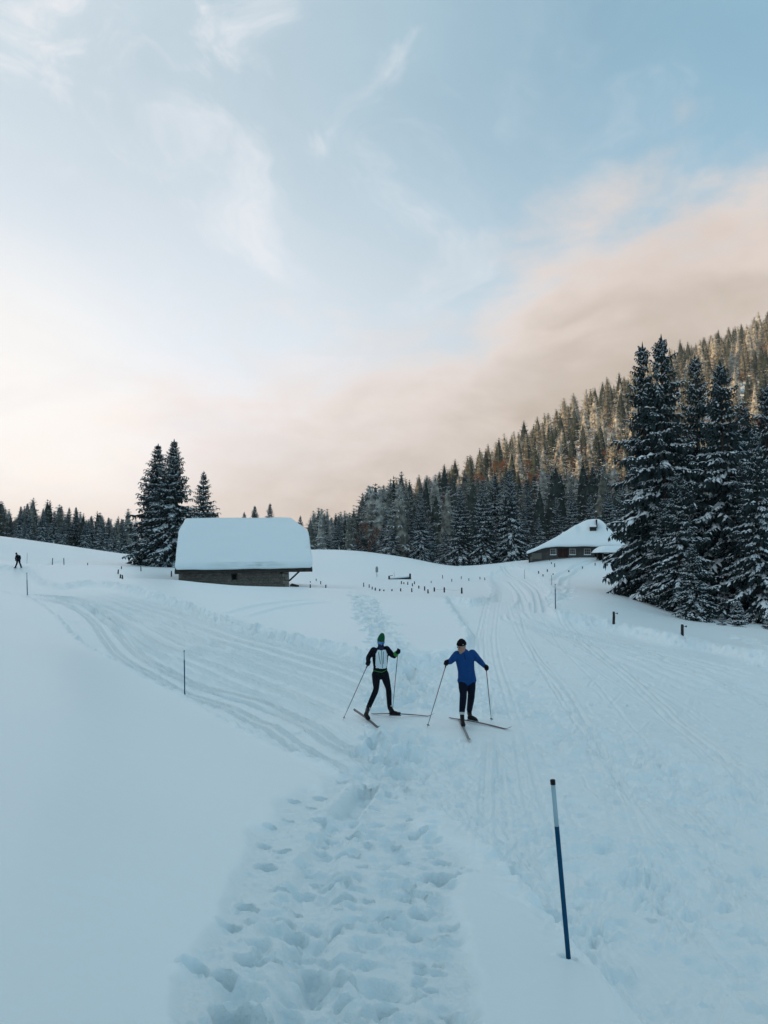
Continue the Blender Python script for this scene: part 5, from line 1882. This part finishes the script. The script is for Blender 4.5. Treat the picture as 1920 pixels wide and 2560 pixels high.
def boot(ankle, knee, heel, toe, parent, org, strap=True):
    ankle, knee, heel, toe = Vector(ankle), Vector(knee), Vector(heel), Vector(toe)
    d = (toe - heel)
    ln = d.length
    d = d.normalized()
    sd_ = d.cross(Vector((0, 0, 1))).normalized()
    up = sd_.cross(d)
    L = [loft([(heel + up * 0.055 + d * 0.045, 0.040, 0.052), (heel.lerp(toe, 0.45) + up * 0.055, 0.045, 0.054), (heel.lerp(toe, 0.72) + up * 0.043, 0.050, 0.042), (toe + up * 0.032 - d * 0.045, 0.042, 0.030)], sd_, 14),
         loft([(heel + up * 0.06 + d * 0.075, 0.044, 0.058), (ankle.lerp(heel, 0.25) + d * 0.01, 0.046, 0.054), (ankle.lerp(knee, 0.14), 0.050, 0.056)], sd_, 14)]
    o = fuse('boot', L, BOOTM, parent, 0.009, 2, org)
    sole = MB()
    prof = [(0.0, 0.026), (0.06, 0.034), (0.3, 0.030), (0.62, 0.040), (0.85, 0.038), (1.0, 0.018)]
    vs = []
    for z_ in (0.0, 0.018):
        for t, w in prof:
            vs.append(heel + d * (ln * t) - sd_ * w + up * z_ - Vector(org))
        for t, w in prof[::-1]:
            vs.append(heel + d * (ln * t) + sd_ * w + up * z_ - Vector(org))
    n = len(prof) * 2
    sole.add(vs, [tuple(range(n))[::-1], tuple(range(n, 2 * n))] + [(i, (i + 1) % n, n + (i + 1) % n, n + i) for i in range(n)])
    sole.obj('sole', SKIG, o)
    if strap:
        c = ankle.lerp(heel, 0.12) + d * 0.01
        ax = (knee - ankle).normalized()
        V, F = loft([(c - ax * 0.014, 0.053, 0.061), (c + ax * 0.014, 0.053, 0.061)], sd_, 14)
        MB().add([v - Vector(org) for v in V], F).obj('strap', BOOTW, o, True)
    return o


def head_lofts(c, fwd, up, s=1.0):
    """Skull, jaw, nose and ears; c = centre of the head."""
    c, f, u = Vector(c), Vector(fwd).normalized(), Vector(up).normalized()
    r = f.cross(u).normalized()
    u = r.cross(f)
    L = [loft([(c - u * 0.055 * s + f * 0.012, 0.058 * s, 0.072 * s), (c, 0.072 * s, 0.090 * s), (c + u * 0.055 * s - f * 0.004, 0.068 * s, 0.086 * s)], r, 16),
         loft([(c - u * 0.098 * s + f * 0.056 * s, 0.030 * s, 0.026 * s), (c - u * 0.060 * s + f * 0.034 * s, 0.052 * s, 0.045 * s), (c - u * 0.01 * s + f * 0.03 * s, 0.062 * s, 0.055 * s)], r, 14),
         loft([(c + u * 0.012 * s + f * 0.090 * s, 0.008 * s, 0.008 * s), (c - u * 0.028 * s + f * 0.108 * s, 0.014 * s, 0.012 * s)], r, 8),
         loft([(c - u * 0.060 * s + f * 0.083 * s + r * 0.02 * s, 0.007 * s, 0.007 * s), (c - u * 0.060 * s + f * 0.083 * s - r * 0.02 * s, 0.007 * s, 0.007 * s)], u, 8)]
    for q in (-1, 1):
        L.append(loft([(c + r * q * 0.074 * s + u * 0.018 * s - f * 0.006, 0.010 * s, 0.018 * s), (c + r * q * 0.072 * s - u * 0.028 * s - f * 0.002, 0.008 * s, 0.012 * s)], r, 8))
    return L, f, u, r


def ski(tail, tip, label, roll, group, top, base, foot):
    """A classic ski lying on the snow from tail to tip: waisted, cambered, with an upturned tip and a binding."""
    tail, tip = Vector(tail), Vector(tip)
    # lie on the snow: raise the chord until no stretch of it is buried
    need = max(SURF(tail.lerp(tip, k / 24)) - tail.lerp(tip, k / 24).z for k in range(1, 22))
    tail.z += need + 0.004
    tip.z += need + 0.004
    d = tip - tail
    ln = d.length
    d.normalize()
    sd_ = d.cross(Vector((0, 0, 1))).normalized()
    up = sd_.cross(d)
    t = thing('ski', label, 'ski', tail, 0, group)
    n = 28
    V = []
    for i in range(n + 1):
        q = i / n
        w = 0.0225 + 0.0025 * abs(q - 0.5) * 2
        w *= min(1.0, math.sqrt(max(0.02, (1 - q) / 0.06))) * min(1.0, 0.6 + q / 0.05)
        th = 0.004 + 0.013 * math.sin(math.pi * min(1, max(0, q))) ** 0.8
        z = 0.018 * math.sin(math.pi * min(q / 0.9, 1)) + 0.075 * max(0, (q - 0.885) / 0.115) ** 1.7 + 0.012 * max(0, (0.05 - q) / 0.05)
        cr, sr = math.cos(roll), math.sin(roll)
        s2, u2 = sd_ * cr + up * sr, up * cr - sd_ * sr
        o = d * (ln * q) + up * (z + abs(sr) * 0.022)
        V += [o - s2 * w, o + s2 * w, o + s2 * w * 0.94 + u2 * th, o - s2 * w * 0.94 + u2 * th]
    b = MB()
    fs, ms = [], []
    for i in range(n):
        a = 4 * i
        for k, m in ((0, 1), (1, 0), (2, 0), (3, 0)):
            k2 = (k + 1) % 4
            b_ = (a + k, a + k2, a + 4 + k2, a + 4 + k)
            fs.append(b_)
            ms.append(m)
    b.v = [tuple(v) for v in V]
    b.f = fs + [(3, 2, 1, 0), (4 * n, 4 * n + 1, 4 * n + 2, 4 * n + 3)]
    b.m = ms + [0, 0]
    b.obj('body', [top, base], t)
    fo = Vector(foot) - tail
    q = max(0.3, min(0.62, fo.dot(d) / ln))
    o = d * (ln * q) + up * 0.03
    bb = MB()
    Mx = Matrix((d, sd_, up)).transposed()
    bb.box((-0.20, -0.020, 0.0), (0.06, 0.020, 0.012), 0, Matrix.Translation(o) @ Mx.to_4x4())
    bb.box((0.0, -0.026, 0.012), (0.055, 0.026, 0.030), 0, Matrix.Translation(o) @ Mx.to_4x4())
    bb.obj('binding', BOOTM, t)
    return t


def ski_pole(hold, end, label, group, tipmat=POLER, above=0.07):
    hold, end = Vector(hold), Vector(end)
    ax = (hold - end).normalized()
    t = thing('ski_pole', label, 'ski pole', end, 0, group)
    top = hold + ax * above - end
    L = top.length
    sh = MB().tube([ax * 0.05, ax * L * 0.42], [0.0055, 0.0075], 8).obj('shaft', POLED, t, True)
    MB().tube([ax * L * 0.42, ax * L * 0.60], [0.0076, 0.0080], 8).obj('red_band', POLER, t, True)
    MB().tube([ax * L * 0.60, ax * L * 0.78], [0.0080, 0.0082], 8).obj('upper_shaft', POLED, t, True)
    MB().tube([ax * L * 0.78, ax * (L - 0.16)], [0.0082, 0.0085], 8).obj('red_band', POLER, t, True)
    MB().tube([ax * (L - 0.17), ax * (L - 0.1), ax * (L - 0.02), ax * L], [0.012, 0.016, 0.015, 0.019], 10).obj('grip', BLACKP, t, True)
    s = ax.orthogonal().normalized()
    bk = MB().tube([ax * 0.045, ax * 0.075], [0.012, 0.009], 8)
    u = ax.cross(s)
    for k in range(8):
        a0, a1 = math.pi * (k / 8 - 0.5), math.pi * ((k + 1) / 8 - 0.5)
        r_ = 0.028
        bk.tube([ax * 0.05 + (s * math.cos(a0) + u * math.sin(a0)) * r_, ax * 0.05 + (s * math.cos(a1) + u * math.sin(a1)) * r_], 0.006, 5)
    bk.obj('basket', tipmat, t)
    MB().tube([Vector((0, 0, 0)) - ax * 0.03, ax * 0.05], [0.002, 0.005], 6).obj('tip', SKIG, t)
    st = MB()
    r_ = 0.05
    c = ax * (L - 0.10)
    pts = [c + ax * 0.09] + [c + s * (0.035 * math.sin(k * 0.8)) + ax * (0.07 - 0.025 * k) for k in range(5)] + [c + ax * 0.02]
    st.tube(pts, 0.006, 5)
    st.obj('strap', BLACKP, t)
    return t


def pos(D):
    return lambda px, py, dd=0.0: P(px, py, D + dd)


def snap(p, lift=0.0):
    return Vector((p.x, p.y, SURF(p) + lift))


def on(px, py, lift=0.0):
    return snap(G(px, py, 8, 30), lift)


# ---------------------------------------------------------------- skier with the green hat
def skier_green():
    fl, fr = G(919, 1785), G(975, 1776.5)
    D = (fl.y + fr.y) / 2
    J = pos(D)
    org = Vector(((fl.x + fr.x) / 2, D, min(fl.z, fr.z)))
    t = thing('person', 'skier in green hat, mirrored glasses and white fronted black jacket, holding two poles', 'person', org)
    lf = lambda L: [([v for v in V], F) for V, F in L]
    # joints (image left = L)
    hipL, hipR = J(940.2, 1686, 0.02), J(961.0, 1685, 0.0)
    kneeL, kneeR = J(940.5, 1724, -0.14), J(971.5, 1722.5, -0.10)
    ankL = P(920.5, 1770, fl.y + 0.10)
    ankR = P(973.5, 1762, fr.y + 0.02)
    shL, shR = J(934.0, 1626, -0.03), J(966.5, 1623, -0.05)
    elL, elR = J(920.5, 1643.5, 0.05), J(984.5, 1641.5, -0.08)
    haL, haR = J(920.5, 1659, -0.20), J(995, 1628.5, -0.26)
    waist = J(950.5, 1668, -0.02)
    chest = J(950.5, 1636, -0.05)
    neck = J(952.5, 1618, -0.06)
    head = J(952.2, 1605.5, -0.09)
    X = (shR - shL).normalized()
    # poles first: hands close on them
    eL, eR = on(857.5, 1788.5), on(981.0, 1763.5)
    axL, axR = (haL - eL).normalized(), (haR - eR).normalized()
    fwd, upv = Vector((0.16, -1.0, -0.22)), Vector((0.03, 0.15, 1))
    HL, f, u, r = head_lofts(head, fwd, upv, 1.0)
    core = HL + [loft([(head - u * 0.06 - f * 0.01, 0.052, 0.056), (neck, 0.056, 0.058), (chest.lerp(neck, 0.6), 0.09, 0.075)], X),
                 loft([(chest, 0.135, 0.085), (waist, 0.115, 0.08), (hipL.lerp(hipR, 0.5), 0.13, 0.085)], X),
                 limb(shL, elL, haL, (0.042, 0.040, 0.034, 0.034, 0.024)), limb(shR, elR, haR, (0.042, 0.040, 0.034, 0.034, 0.024)),
                 limb(hipL, kneeL, ankL, (0.07, 0.062, 0.045, 0.045, 0.032)), limb(hipR, kneeR, ankR, (0.07, 0.062, 0.045, 0.045, 0.032))]
    fuse('body', core, SKIN, t, 0.011, 2, org)
    wrL, wrR = haL + (elL - haL).normalized() * 0.06, haR + (elR - haR).normalized() * 0.06
    jk = [loft([(chest.lerp(neck, 0.62), 0.10, 0.085), (chest.lerp(neck, 0.35), 0.165, 0.105), (chest, 0.182, 0.125), (chest.lerp(waist, 0.55), 0.168, 0.118), (waist, 0.152, 0.110), (hipL.lerp(hipR, 0.5) + Vector((0, 0, 0.07)), 0.162, 0.118)], X, 20),
          loft([(chest.lerp(neck, 0.55), 0.085, 0.080), (neck.lerp(head, 0.22), 0.068, 0.074)], X),
          limb(shL, elL, wrL, (0.076, 0.066, 0.055, 0.052, 0.043)), limb(shR, elR, wrR, (0.076, 0.066, 0.055, 0.052, 0.043)),
          loft([(shL.lerp(chest, 0.35), 0.085, 0.09), (shL, 0.072, 0.072)], (0, 1, 0)), loft([(shR.lerp(chest, 0.35), 0.085, 0.09), (shR, 0.072, 0.072)], (0, 1, 0))]
    mid = (hipL + hipR) / 2
    spine = (neck - mid).normalized()

    def paint(c):
        dlt = c - mid
        v = dlt.dot(spine)
        lat = (c - (mid + spine * v)).dot(X) - 0.02
        front = c.y < (mid + spine * v).y + 0.01
        L0 = (neck - mid).length
        w = 0.125 if v > 0.20 else 0.115
        if v > 0.78 * L0:
            w = 0.125 - 0.45 * (v - 0.78 * L0)
        if front and abs(lat) < w and 0.16 < v < 0.93 * L0:
            return 1
        return 0
    j = fuse('jacket', jk, [BLACKF, WHITEF], t, 0.011, 3, org, paint)
    bv = BVHTree.FromPolygons([v.co for v in j.data.vertices], [p.vertices for p in j.data.polygons])

    def onj(a, b, n, name, m, rad):
        pts = []
        for k in range(n + 1):
            p = a.lerp(b, k / n) - org
            h = bv.ray_cast(p + Vector((0, -1, 0)), Vector((0, 1, 0)))
            if h[0] is not None:
                pts.append(h[0] + Vector((0, -0.002, 0)))
        if len(pts) > 1:
            MB().tube(pts, rad, 5).obj(name, m, j)
    onj(J(953.5, 1625), J(956.5, 1668), 14, 'zip', GREENZ, 0.0055)
    onj(J(946, 1628), J(951.5, 1658), 10, 'pocket_zip', GREENZ, 0.006)
    onj(J(958.5, 1627), J(958.5, 1657), 10, 'pocket_zip', GREENZ, 0.006)
    onj(J(934.5, 1675.5), J(955, 1679.0), 10, 'hem_trim', GREENB, 0.0075)
    onj(J(955, 1679.0), J(967.5, 1673.0), 10, 'hem_trim', GREENB, 0.0075)
    cu = wrR.lerp(elR, 0.12)
    V, F = loft([(cu, 0.052, 0.052), (cu.lerp(elR, 0.22), 0.056, 0.056)], (0, 1, 0))
    MB().add([v - org for v in V], F).obj('green_cuff', GREENB, j, True)
    tr = [loft([(mid + Vector((0, 0, 0.09)), 0.148, 0.105), (mid, 0.155, 0.115)], X, 18), limb(hipL, kneeL, ankL, (0.098, 0.083, 0.064, 0.062, 0.054)), limb(hipR, kneeR, ankR, (0.098, 0.083, 0.064, 0.062, 0.054))]
    fuse('trousers', tr, BLACKF, t, 0.011, 3, org)
    # hat with a tall loose crown, gaiter, glasses
    hl = [loft([(head + u * 0.030 - f * 0.006, 0.084, 0.106), (head + u * 0.06 - f * 0.014, 0.082, 0.099), (head + u * 0.112 - f * 0.025 - r * 0.012, 0.072, 0.085), (head + u * 0.155 - f * 0.038 - r * 0.022, 0.055, 0.064), (head + u * 0.185 - f * 0.045 - r * 0.028, 0.034, 0.040)], r, 18, 0.35)]
    fuse('hat', hl, GREENH, t, 0.009, 2, org)
    gt = [loft([(neck + Vector((0, -0.01, -0.035)), 0.072, 0.078), (neck.lerp(head, 0.35), 0.066, 0.074), (head - u * 0.052 + f * 0.02, 0.066, 0.084)], r, 16)]
    fuse('neck_gaiter', gt, GAITER, t, 0.009, 2, org)
    gl = MB()
    n = 12
    vs = []
    for k in range(n + 1):
        a = math.pi * (k / n - 0.5) * 0.98
        for h in (0.026, -0.022 if 2 < k < n - 2 else -0.008):
            vs.append(head + f * (math.cos(a) * 0.105 + 0.002) + r * (math.sin(a) * 0.083) + u * (h + 0.004) - org)
    m0 = len(vs)
    vs += [v * 1.0 + (f * 0.006) for v in vs]
    fs = []
    for k in range(n):
        a = 2 * k
        fs += [(a, a + 1, a + 3, a + 2), (m0 + a, m0 + a + 2, m0 + a + 3, m0 + a + 1), (a, a + 2, m0 + a + 2, m0 + a), (a + 1, m0 + a + 1, m0 + a + 3, a + 3)]
    gl.add(vs, fs)
    gl.obj('glasses', LENS, t)
    glove(wrL, haL, axL, haL - elL, t, org, BLACKF, (-1, 0.3, 0))
    glove(wrR, haR, axR, haR - elR, t, org, BLACKF, (1, 0.3, 0))
    # boots, skis, poles
    tailL, tipL = on(884.5, 1776.8), on(950.5, 1812.5)
    tailR, tipR = on(927.5, 1776), on(1086, 1782.5)
    dL, dR = (tipL - tailL).normalized(), (tipR - tailR).normalized()
    fL = tailL + dL * (0.56 * (tipL - tailL).length)
    fL = snap(fL, 0.045)
    fR = snap(tailR + dR * (0.43 * (tipR - tailR).length), 0.045)
    boot(ankL, kneeL, fL - dL * 0.20 + Vector((0, 0, 0.035)), fL + dL * 0.07, t, org)
    boot(ankR, kneeR, fR - dR * 0.20, fR + dR * 0.07, t, org)
    g = 'skis of the green hatted skier'
    ski(tailL, tipL, 'ski on edge with tan base showing, under the trailing foot of the green hatted skier', -0.75, g, SKIT, SKIB, fL)
    ski(tailR, tipR, 'long dark ski pointing across the slope under the green hatted skier', 0.05, g, SKIT, SKIB, fR)
    ski_pole(haL, eL, 'ski pole slanting out to a red basket, from the green hatted skier', 'poles of the green hatted skier')
    ski_pole(haR, eR, 'ski pole almost upright beside the front leg of the green hatted skier', 'poles of the green hatted skier', BLACKP)


# ---------------------------------------------------------------- skier in blue
def skier_blue():
    fl, fr = G(1157, 1811), G(1183, 1794)
    D = fl.y + 0.25
    J = pos(D)
    org = Vector(((fl.x + fr.x) / 2, D, min(fl.z, fr.z)))
    t = thing('person', 'skier in black beanie and loose blue pullover looking aside, planting two poles', 'person', org)
    hipL, hipR = J(1156.5, 1699, 0.10), J(1177.5, 1698, 0.10)
    kneeL, kneeR = J(1158.5, 1739, -0.16), J(1178.5, 1738, -0.06)
    ankL = P(1155.0, 1779, fl.y + 0.22)
    ankR = P(1173.5, 1775, fr.y + 0.14)
    shL, shR = J(1142.5, 1637, -0.16), J(1181, 1634, -0.10)
    elL, elR = J(1126.5, 1653, -0.22), J(1199, 1652, -0.08)
    haL, haR = J(1116.5, 1657.5, -0.46), J(1215.3, 1669.5, -0.34)
    mid = (hipL + hipR) / 2
    waist = J(1165.5, 1676, 0.0)
    chest = J(1162, 1648, -0.13)
    neck = J(1158, 1628, -0.20)
    head = J(1154.2, 1617.0, -0.26)
    X = (shR - shL).normalized()
    eL, eR = on(1068, 1808), on(1228.3, 1791.5)
    axL, axR = (haL - eL).normalized(), (haR - eR).normalized()
    fwd, upv = Vector((-0.80, -0.62, -0.30)), Vector((-0.10, -0.16, 1))
    HL, f, u, r = head_lofts(head, fwd, upv, 1.06)
    core = HL + [loft([(head - u * 0.06 - f * 0.015, 0.056, 0.060), (neck, 0.060, 0.062), (chest.lerp(neck, 0.6), 0.10, 0.08)], X),
                 loft([(chest, 0.14, 0.09), (waist, 0.12, 0.085), (mid, 0.14, 0.09)], X),
                 limb(shL, elL, haL, (0.044, 0.042, 0.036, 0.036, 0.026)), limb(shR, elR, haR, (0.044, 0.042, 0.036, 0.036, 0.026)),
                 limb(hipL, kneeL, ankL, (0.075, 0.066, 0.05, 0.05, 0.034)), limb(hipR, kneeR, ankR, (0.075, 0.066, 0.05, 0.05, 0.034))]
    fuse('body', core, SKIN, t, 0.011, 2, org)
    wrL, wrR = haL + (elL - haL).normalized() * 0.065, haR + (elR - haR).normalized() * 0.065
    jk = [loft([(chest.lerp(neck, 0.72), 0.115, 0.095), (chest.lerp(neck, 0.42), 0.175, 0.125), (chest, 0.195, 0.15), (chest.lerp(waist, 0.55), 0.182, 0.145), (waist, 0.175, 0.135), (mid + Vector((0, -0.01, 0.05)), 0.188, 0.148), (mid + Vector((0, -0.012, -0.02)), 0.203, 0.155)], X, 20),
          loft([(mid + Vector((0.005, -0.03, 0.06)), 0.16, 0.125), (mid + Vector((0.01, -0.06, -0.03)), 0.14, 0.09)], X, 18),
          loft([(chest.lerp(neck, 0.6), 0.095, 0.085), (neck.lerp(head, 0.12), 0.074, 0.076)], X),
          limb(shL, elL, wrL, (0.086, 0.076, 0.063, 0.056, 0.042)), limb(shR, elR, wrR, (0.086, 0.076, 0.063, 0.056, 0.042)),
          loft([(shL.lerp(chest, 0.35), 0.10, 0.10), (shL, 0.082, 0.082)], (0, 1, 0)), loft([(shR.lerp(chest, 0.35), 0.10, 0.10), (shR, 0.082, 0.082)], (0, 1, 0))]
    j = fuse('pullover', jk, BLUEF, t, 0.011, 3, org)
    bv = BVHTree.FromPolygons([v.co for v in j.data.vertices], [p.vertices for p in j.data.polygons])
    pts = []
    for k in range(7):
        p = neck.lerp(chest, 0.15 + 0.14 * k) - org + X * 0.0
        h = bv.ray_cast(p + Vector((0, -1, 0)), Vector((0, 1, 0)))
        if h[0] is not None:
            pts.append(h[0] + Vector((0, -0.002, 0)))
    if len(pts) > 1:
        MB().tube(pts, 0.005, 5).obj('zip', NAVYF, j)
    tr = [loft([(mid + Vector((0, 0, 0.09)), 0.165, 0.12), (mid, 0.165, 0.13)], X, 18), limb(hipL, kneeL, ankL, (0.096, 0.092, 0.074, 0.072, 0.060)), limb(hipR, kneeR, ankR, (0.096, 0.092, 0.074, 0.072, 0.060))]
    fuse('trousers', tr, NAVYF, t, 0.011, 3, org)
    hl = [loft([(head + u * 0.045 - f * 0.006, 0.090, 0.114), (head + u * 0.068 - f * 0.010, 0.090, 0.112), (head + u * 0.118 - f * 0.014, 0.072, 0.090), (head + u * 0.150 - f * 0.016, 0.042, 0.050)], r, 18, 0.35)]
    h_ = fuse('hat', hl, BLACKH, t, 0.009, 2, org)
    MB().tube([head + f * 0.02 + r * 0.0 + (-r * 0 + Vector((0.03, -0.100, 0.05))) - org, head + f * 0.02 + Vector((0.035, -0.098, 0.072)) - org], 0.0055, 5).obj('emblem', BOOTW, h_)
    MB().tube([head - u * 0.0 - f * 0.05 + r * 0.07 - org, head - u * 0.055 - f * 0.06 + r * 0.05 - org], 0.02, 7).obj('hair', HAIR, t, True)
    for q in (-1, 1):
        MB().tube([head + f * 0.089 + r * q * 0.032 + u * 0.010 - r * 0.006 - org, head + f * 0.089 + r * q * 0.032 + u * 0.010 + r * 0.006 - org], [0.007, 0.007], 8).obj('eye', EYEM, t, True)
        MB().tube([head + f * 0.092 + r * q * 0.018 + u * 0.026 - org, head + f * 0.086 + r * q * 0.046 + u * 0.025 - org], 0.0045, 6).obj('eyebrow', HAIR, t, True)
    glove(wrL, haL, axL, haL - elL, t, org, BLACKF, (-1, 0.3, 0))
    glove(wrR, haR, axR, haR - elR, t, org, BLACKF, (1, 0.3, 0))
    tailL, tipL = on(1146.5, 1789), on(1175, 1847)
    tailR, tipR = on(1122.5, 1785.5), on(1279, 1815.5)
    dL, dR = (tipL - tailL).normalized(), (tipR - tailR).normalized()
    fL = snap(tailL + dL * (0.44 * (tipL - tailL).length), 0.045)
    fR = snap(tailR + dR * (0.44 * (tipR - tailR).length), 0.045)
    boot(ankL, kneeL, fL - dL * 0.21, fL + dL * 0.07, t, org)
    boot(ankR, kneeR, fR - dR * 0.21, fR + dR * 0.07, t, org)
    g = 'skis of the skier in blue'
    ski(tailL, tipL, 'grey ski pointing toward the viewer under the skier in blue', 0.0, g, SKIG, SKIB, fL)
    ski(tailR, tipR, 'long dark ski pointing across the slope under the skier in blue', 0.0, g, SKIT, SKIB, fR)
    ski_pole(haL, eL, 'ski pole planted far out on the side the skier in blue looks toward', 'poles of the skier in blue', BLACKP)
    ski_pole(haR, eR, 'ski pole nearly upright from the skier in blue, away from his companion', 'poles of the skier in blue', BLACKP)


# ---------------------------------------------------------------- the distant skier
def skier_far():
    D = G(45.5, 1417.5).y + 0.6
    J = pos(D)
    x0, y0 = 0 / 1, 0
    q = lambda X, Y, dd=0.0: J(X / 3.456, 1200 + Y / 3.456, dd)
    org = q(158, 753)
    t = thing('person', 'distant skier in dark clothes leaning forward with legs apart at the left edge', 'person', org)
    hip = q(158, 690)
    hipL, hipR = hip + Vector((-0.10, 0, 0)), hip + Vector((0.10, 0, 0))
    kneeL, kneeR = q(147, 718, -0.15), q(170, 716, -0.15)
    ankL, ankR = q(134, 751, 0), q(184, 751, 0.1)
    chest = q(157, 660, -0.28)
    neck = q(148, 645, -0.36)
    head = q(142, 639, -0.42)
    shL, shR = q(143, 652, -0.32), q(170, 656, -0.26)
    elL, elR = q(134, 675, -0.35), q(176, 676, -0.1)
    haL, haR = q(136, 692, -0.55), q(172, 690, -0.4)
    X = Vector((1, 0, 0))
    HL, f, u, r = head_lofts(head, Vector((-0.4, -1, -0.4)), Vector((-0.1, -0.3, 1)))
    L = HL + [loft([(head, 0.055, 0.055), (neck, 0.06, 0.06), (chest, 0.14, 0.1)], X)]
    fuse('body', L + [loft([(chest, 0.14, 0.1), (hip, 0.14, 0.1)], X), limb(hipL, kneeL, ankL, (0.08, 0.07, 0.05, 0.05, 0.04)), limb(hipR, kneeR, ankR, (0.08, 0.07, 0.05, 0.05, 0.04)), limb(shL, elL, haL, (0.05, 0.045, 0.04, 0.04, 0.035)), limb(shR, elR, haR, (0.05, 0.045, 0.04, 0.04, 0.035))], SKIN, t, 0.02, 2, org)
    fuse('jacket', [loft([(neck.lerp(chest, 0.4), 0.10, 0.1), (chest, 0.19, 0.15), (chest.lerp(hip, 0.6), 0.18, 0.15), (hip, 0.18, 0.14)], X), limb(shL, elL, haL, (0.09, 0.08, 0.07, 0.065, 0.05)), limb(shR, elR, haR, (0.09, 0.08, 0.07, 0.065, 0.05))], BLACKF, t, 0.02, 2, org)
    fuse('trousers', [loft([(hip + Vector((0, 0, 0.05)), 0.17, 0.13), (hip, 0.17, 0.13)], X), limb(hipL, kneeL, ankL, (0.11, 0.10, 0.085, 0.08, 0.075)), limb(hipR, kneeR, ankR, (0.11, 0.10, 0.085, 0.08, 0.075))], NAVYF, t, 0.02, 2, org)
    fuse('hat', [loft([(head + u * 0.02, 0.086, 0.102), (head + u * 0.08, 0.08, 0.095)], r)], BLACKH, t, 0.02, 1, org)
    for a, s_ in ((ankL, -1), (ankR, 1)):
        fuse('boot', [loft([(a + Vector((0, 0.08, -0.05)), 0.06, 0.06), (a + Vector((s_ * 0.04, -0.18, -0.07)), 0.055, 0.045)], X)], BOOTM, t, 0.02, 1, org)
    for h in (haL, haR):
        fuse('glove', [loft([(h, 0.05, 0.045), (h + Vector((0, -0.07, -0.05)), 0.05, 0.04)], X)], BLACKF, t, 0.02, 1, org)


skier_green()
skier_blue()
skier_far()
# ------------------------------------------------------------------ air
def haze():
    m = bpy.data.materials.new('haze')
    m.use_nodes = True
    nt = m.node_tree
    nt.nodes.clear()
    v = nt.nodes.new('ShaderNodeVolumePrincipled')
    v.inputs['Color'].default_value = (0.80, 0.88, 0.95, 1)
    v.inputs['Density'].default_value = 0.00017
    v.inputs['Anisotropy'].default_value = 0.2
    o = nt.nodes.new('ShaderNodeOutputMaterial')
    nt.links.new(v.outputs[0], o.inputs['Volume'])
    b = MB().box((-825, -825, -40), (825, 825, 330)).obj('haze', m)
    tag(b, 'pale winter haze in the valley air', None, None, 'stuff')


haze()
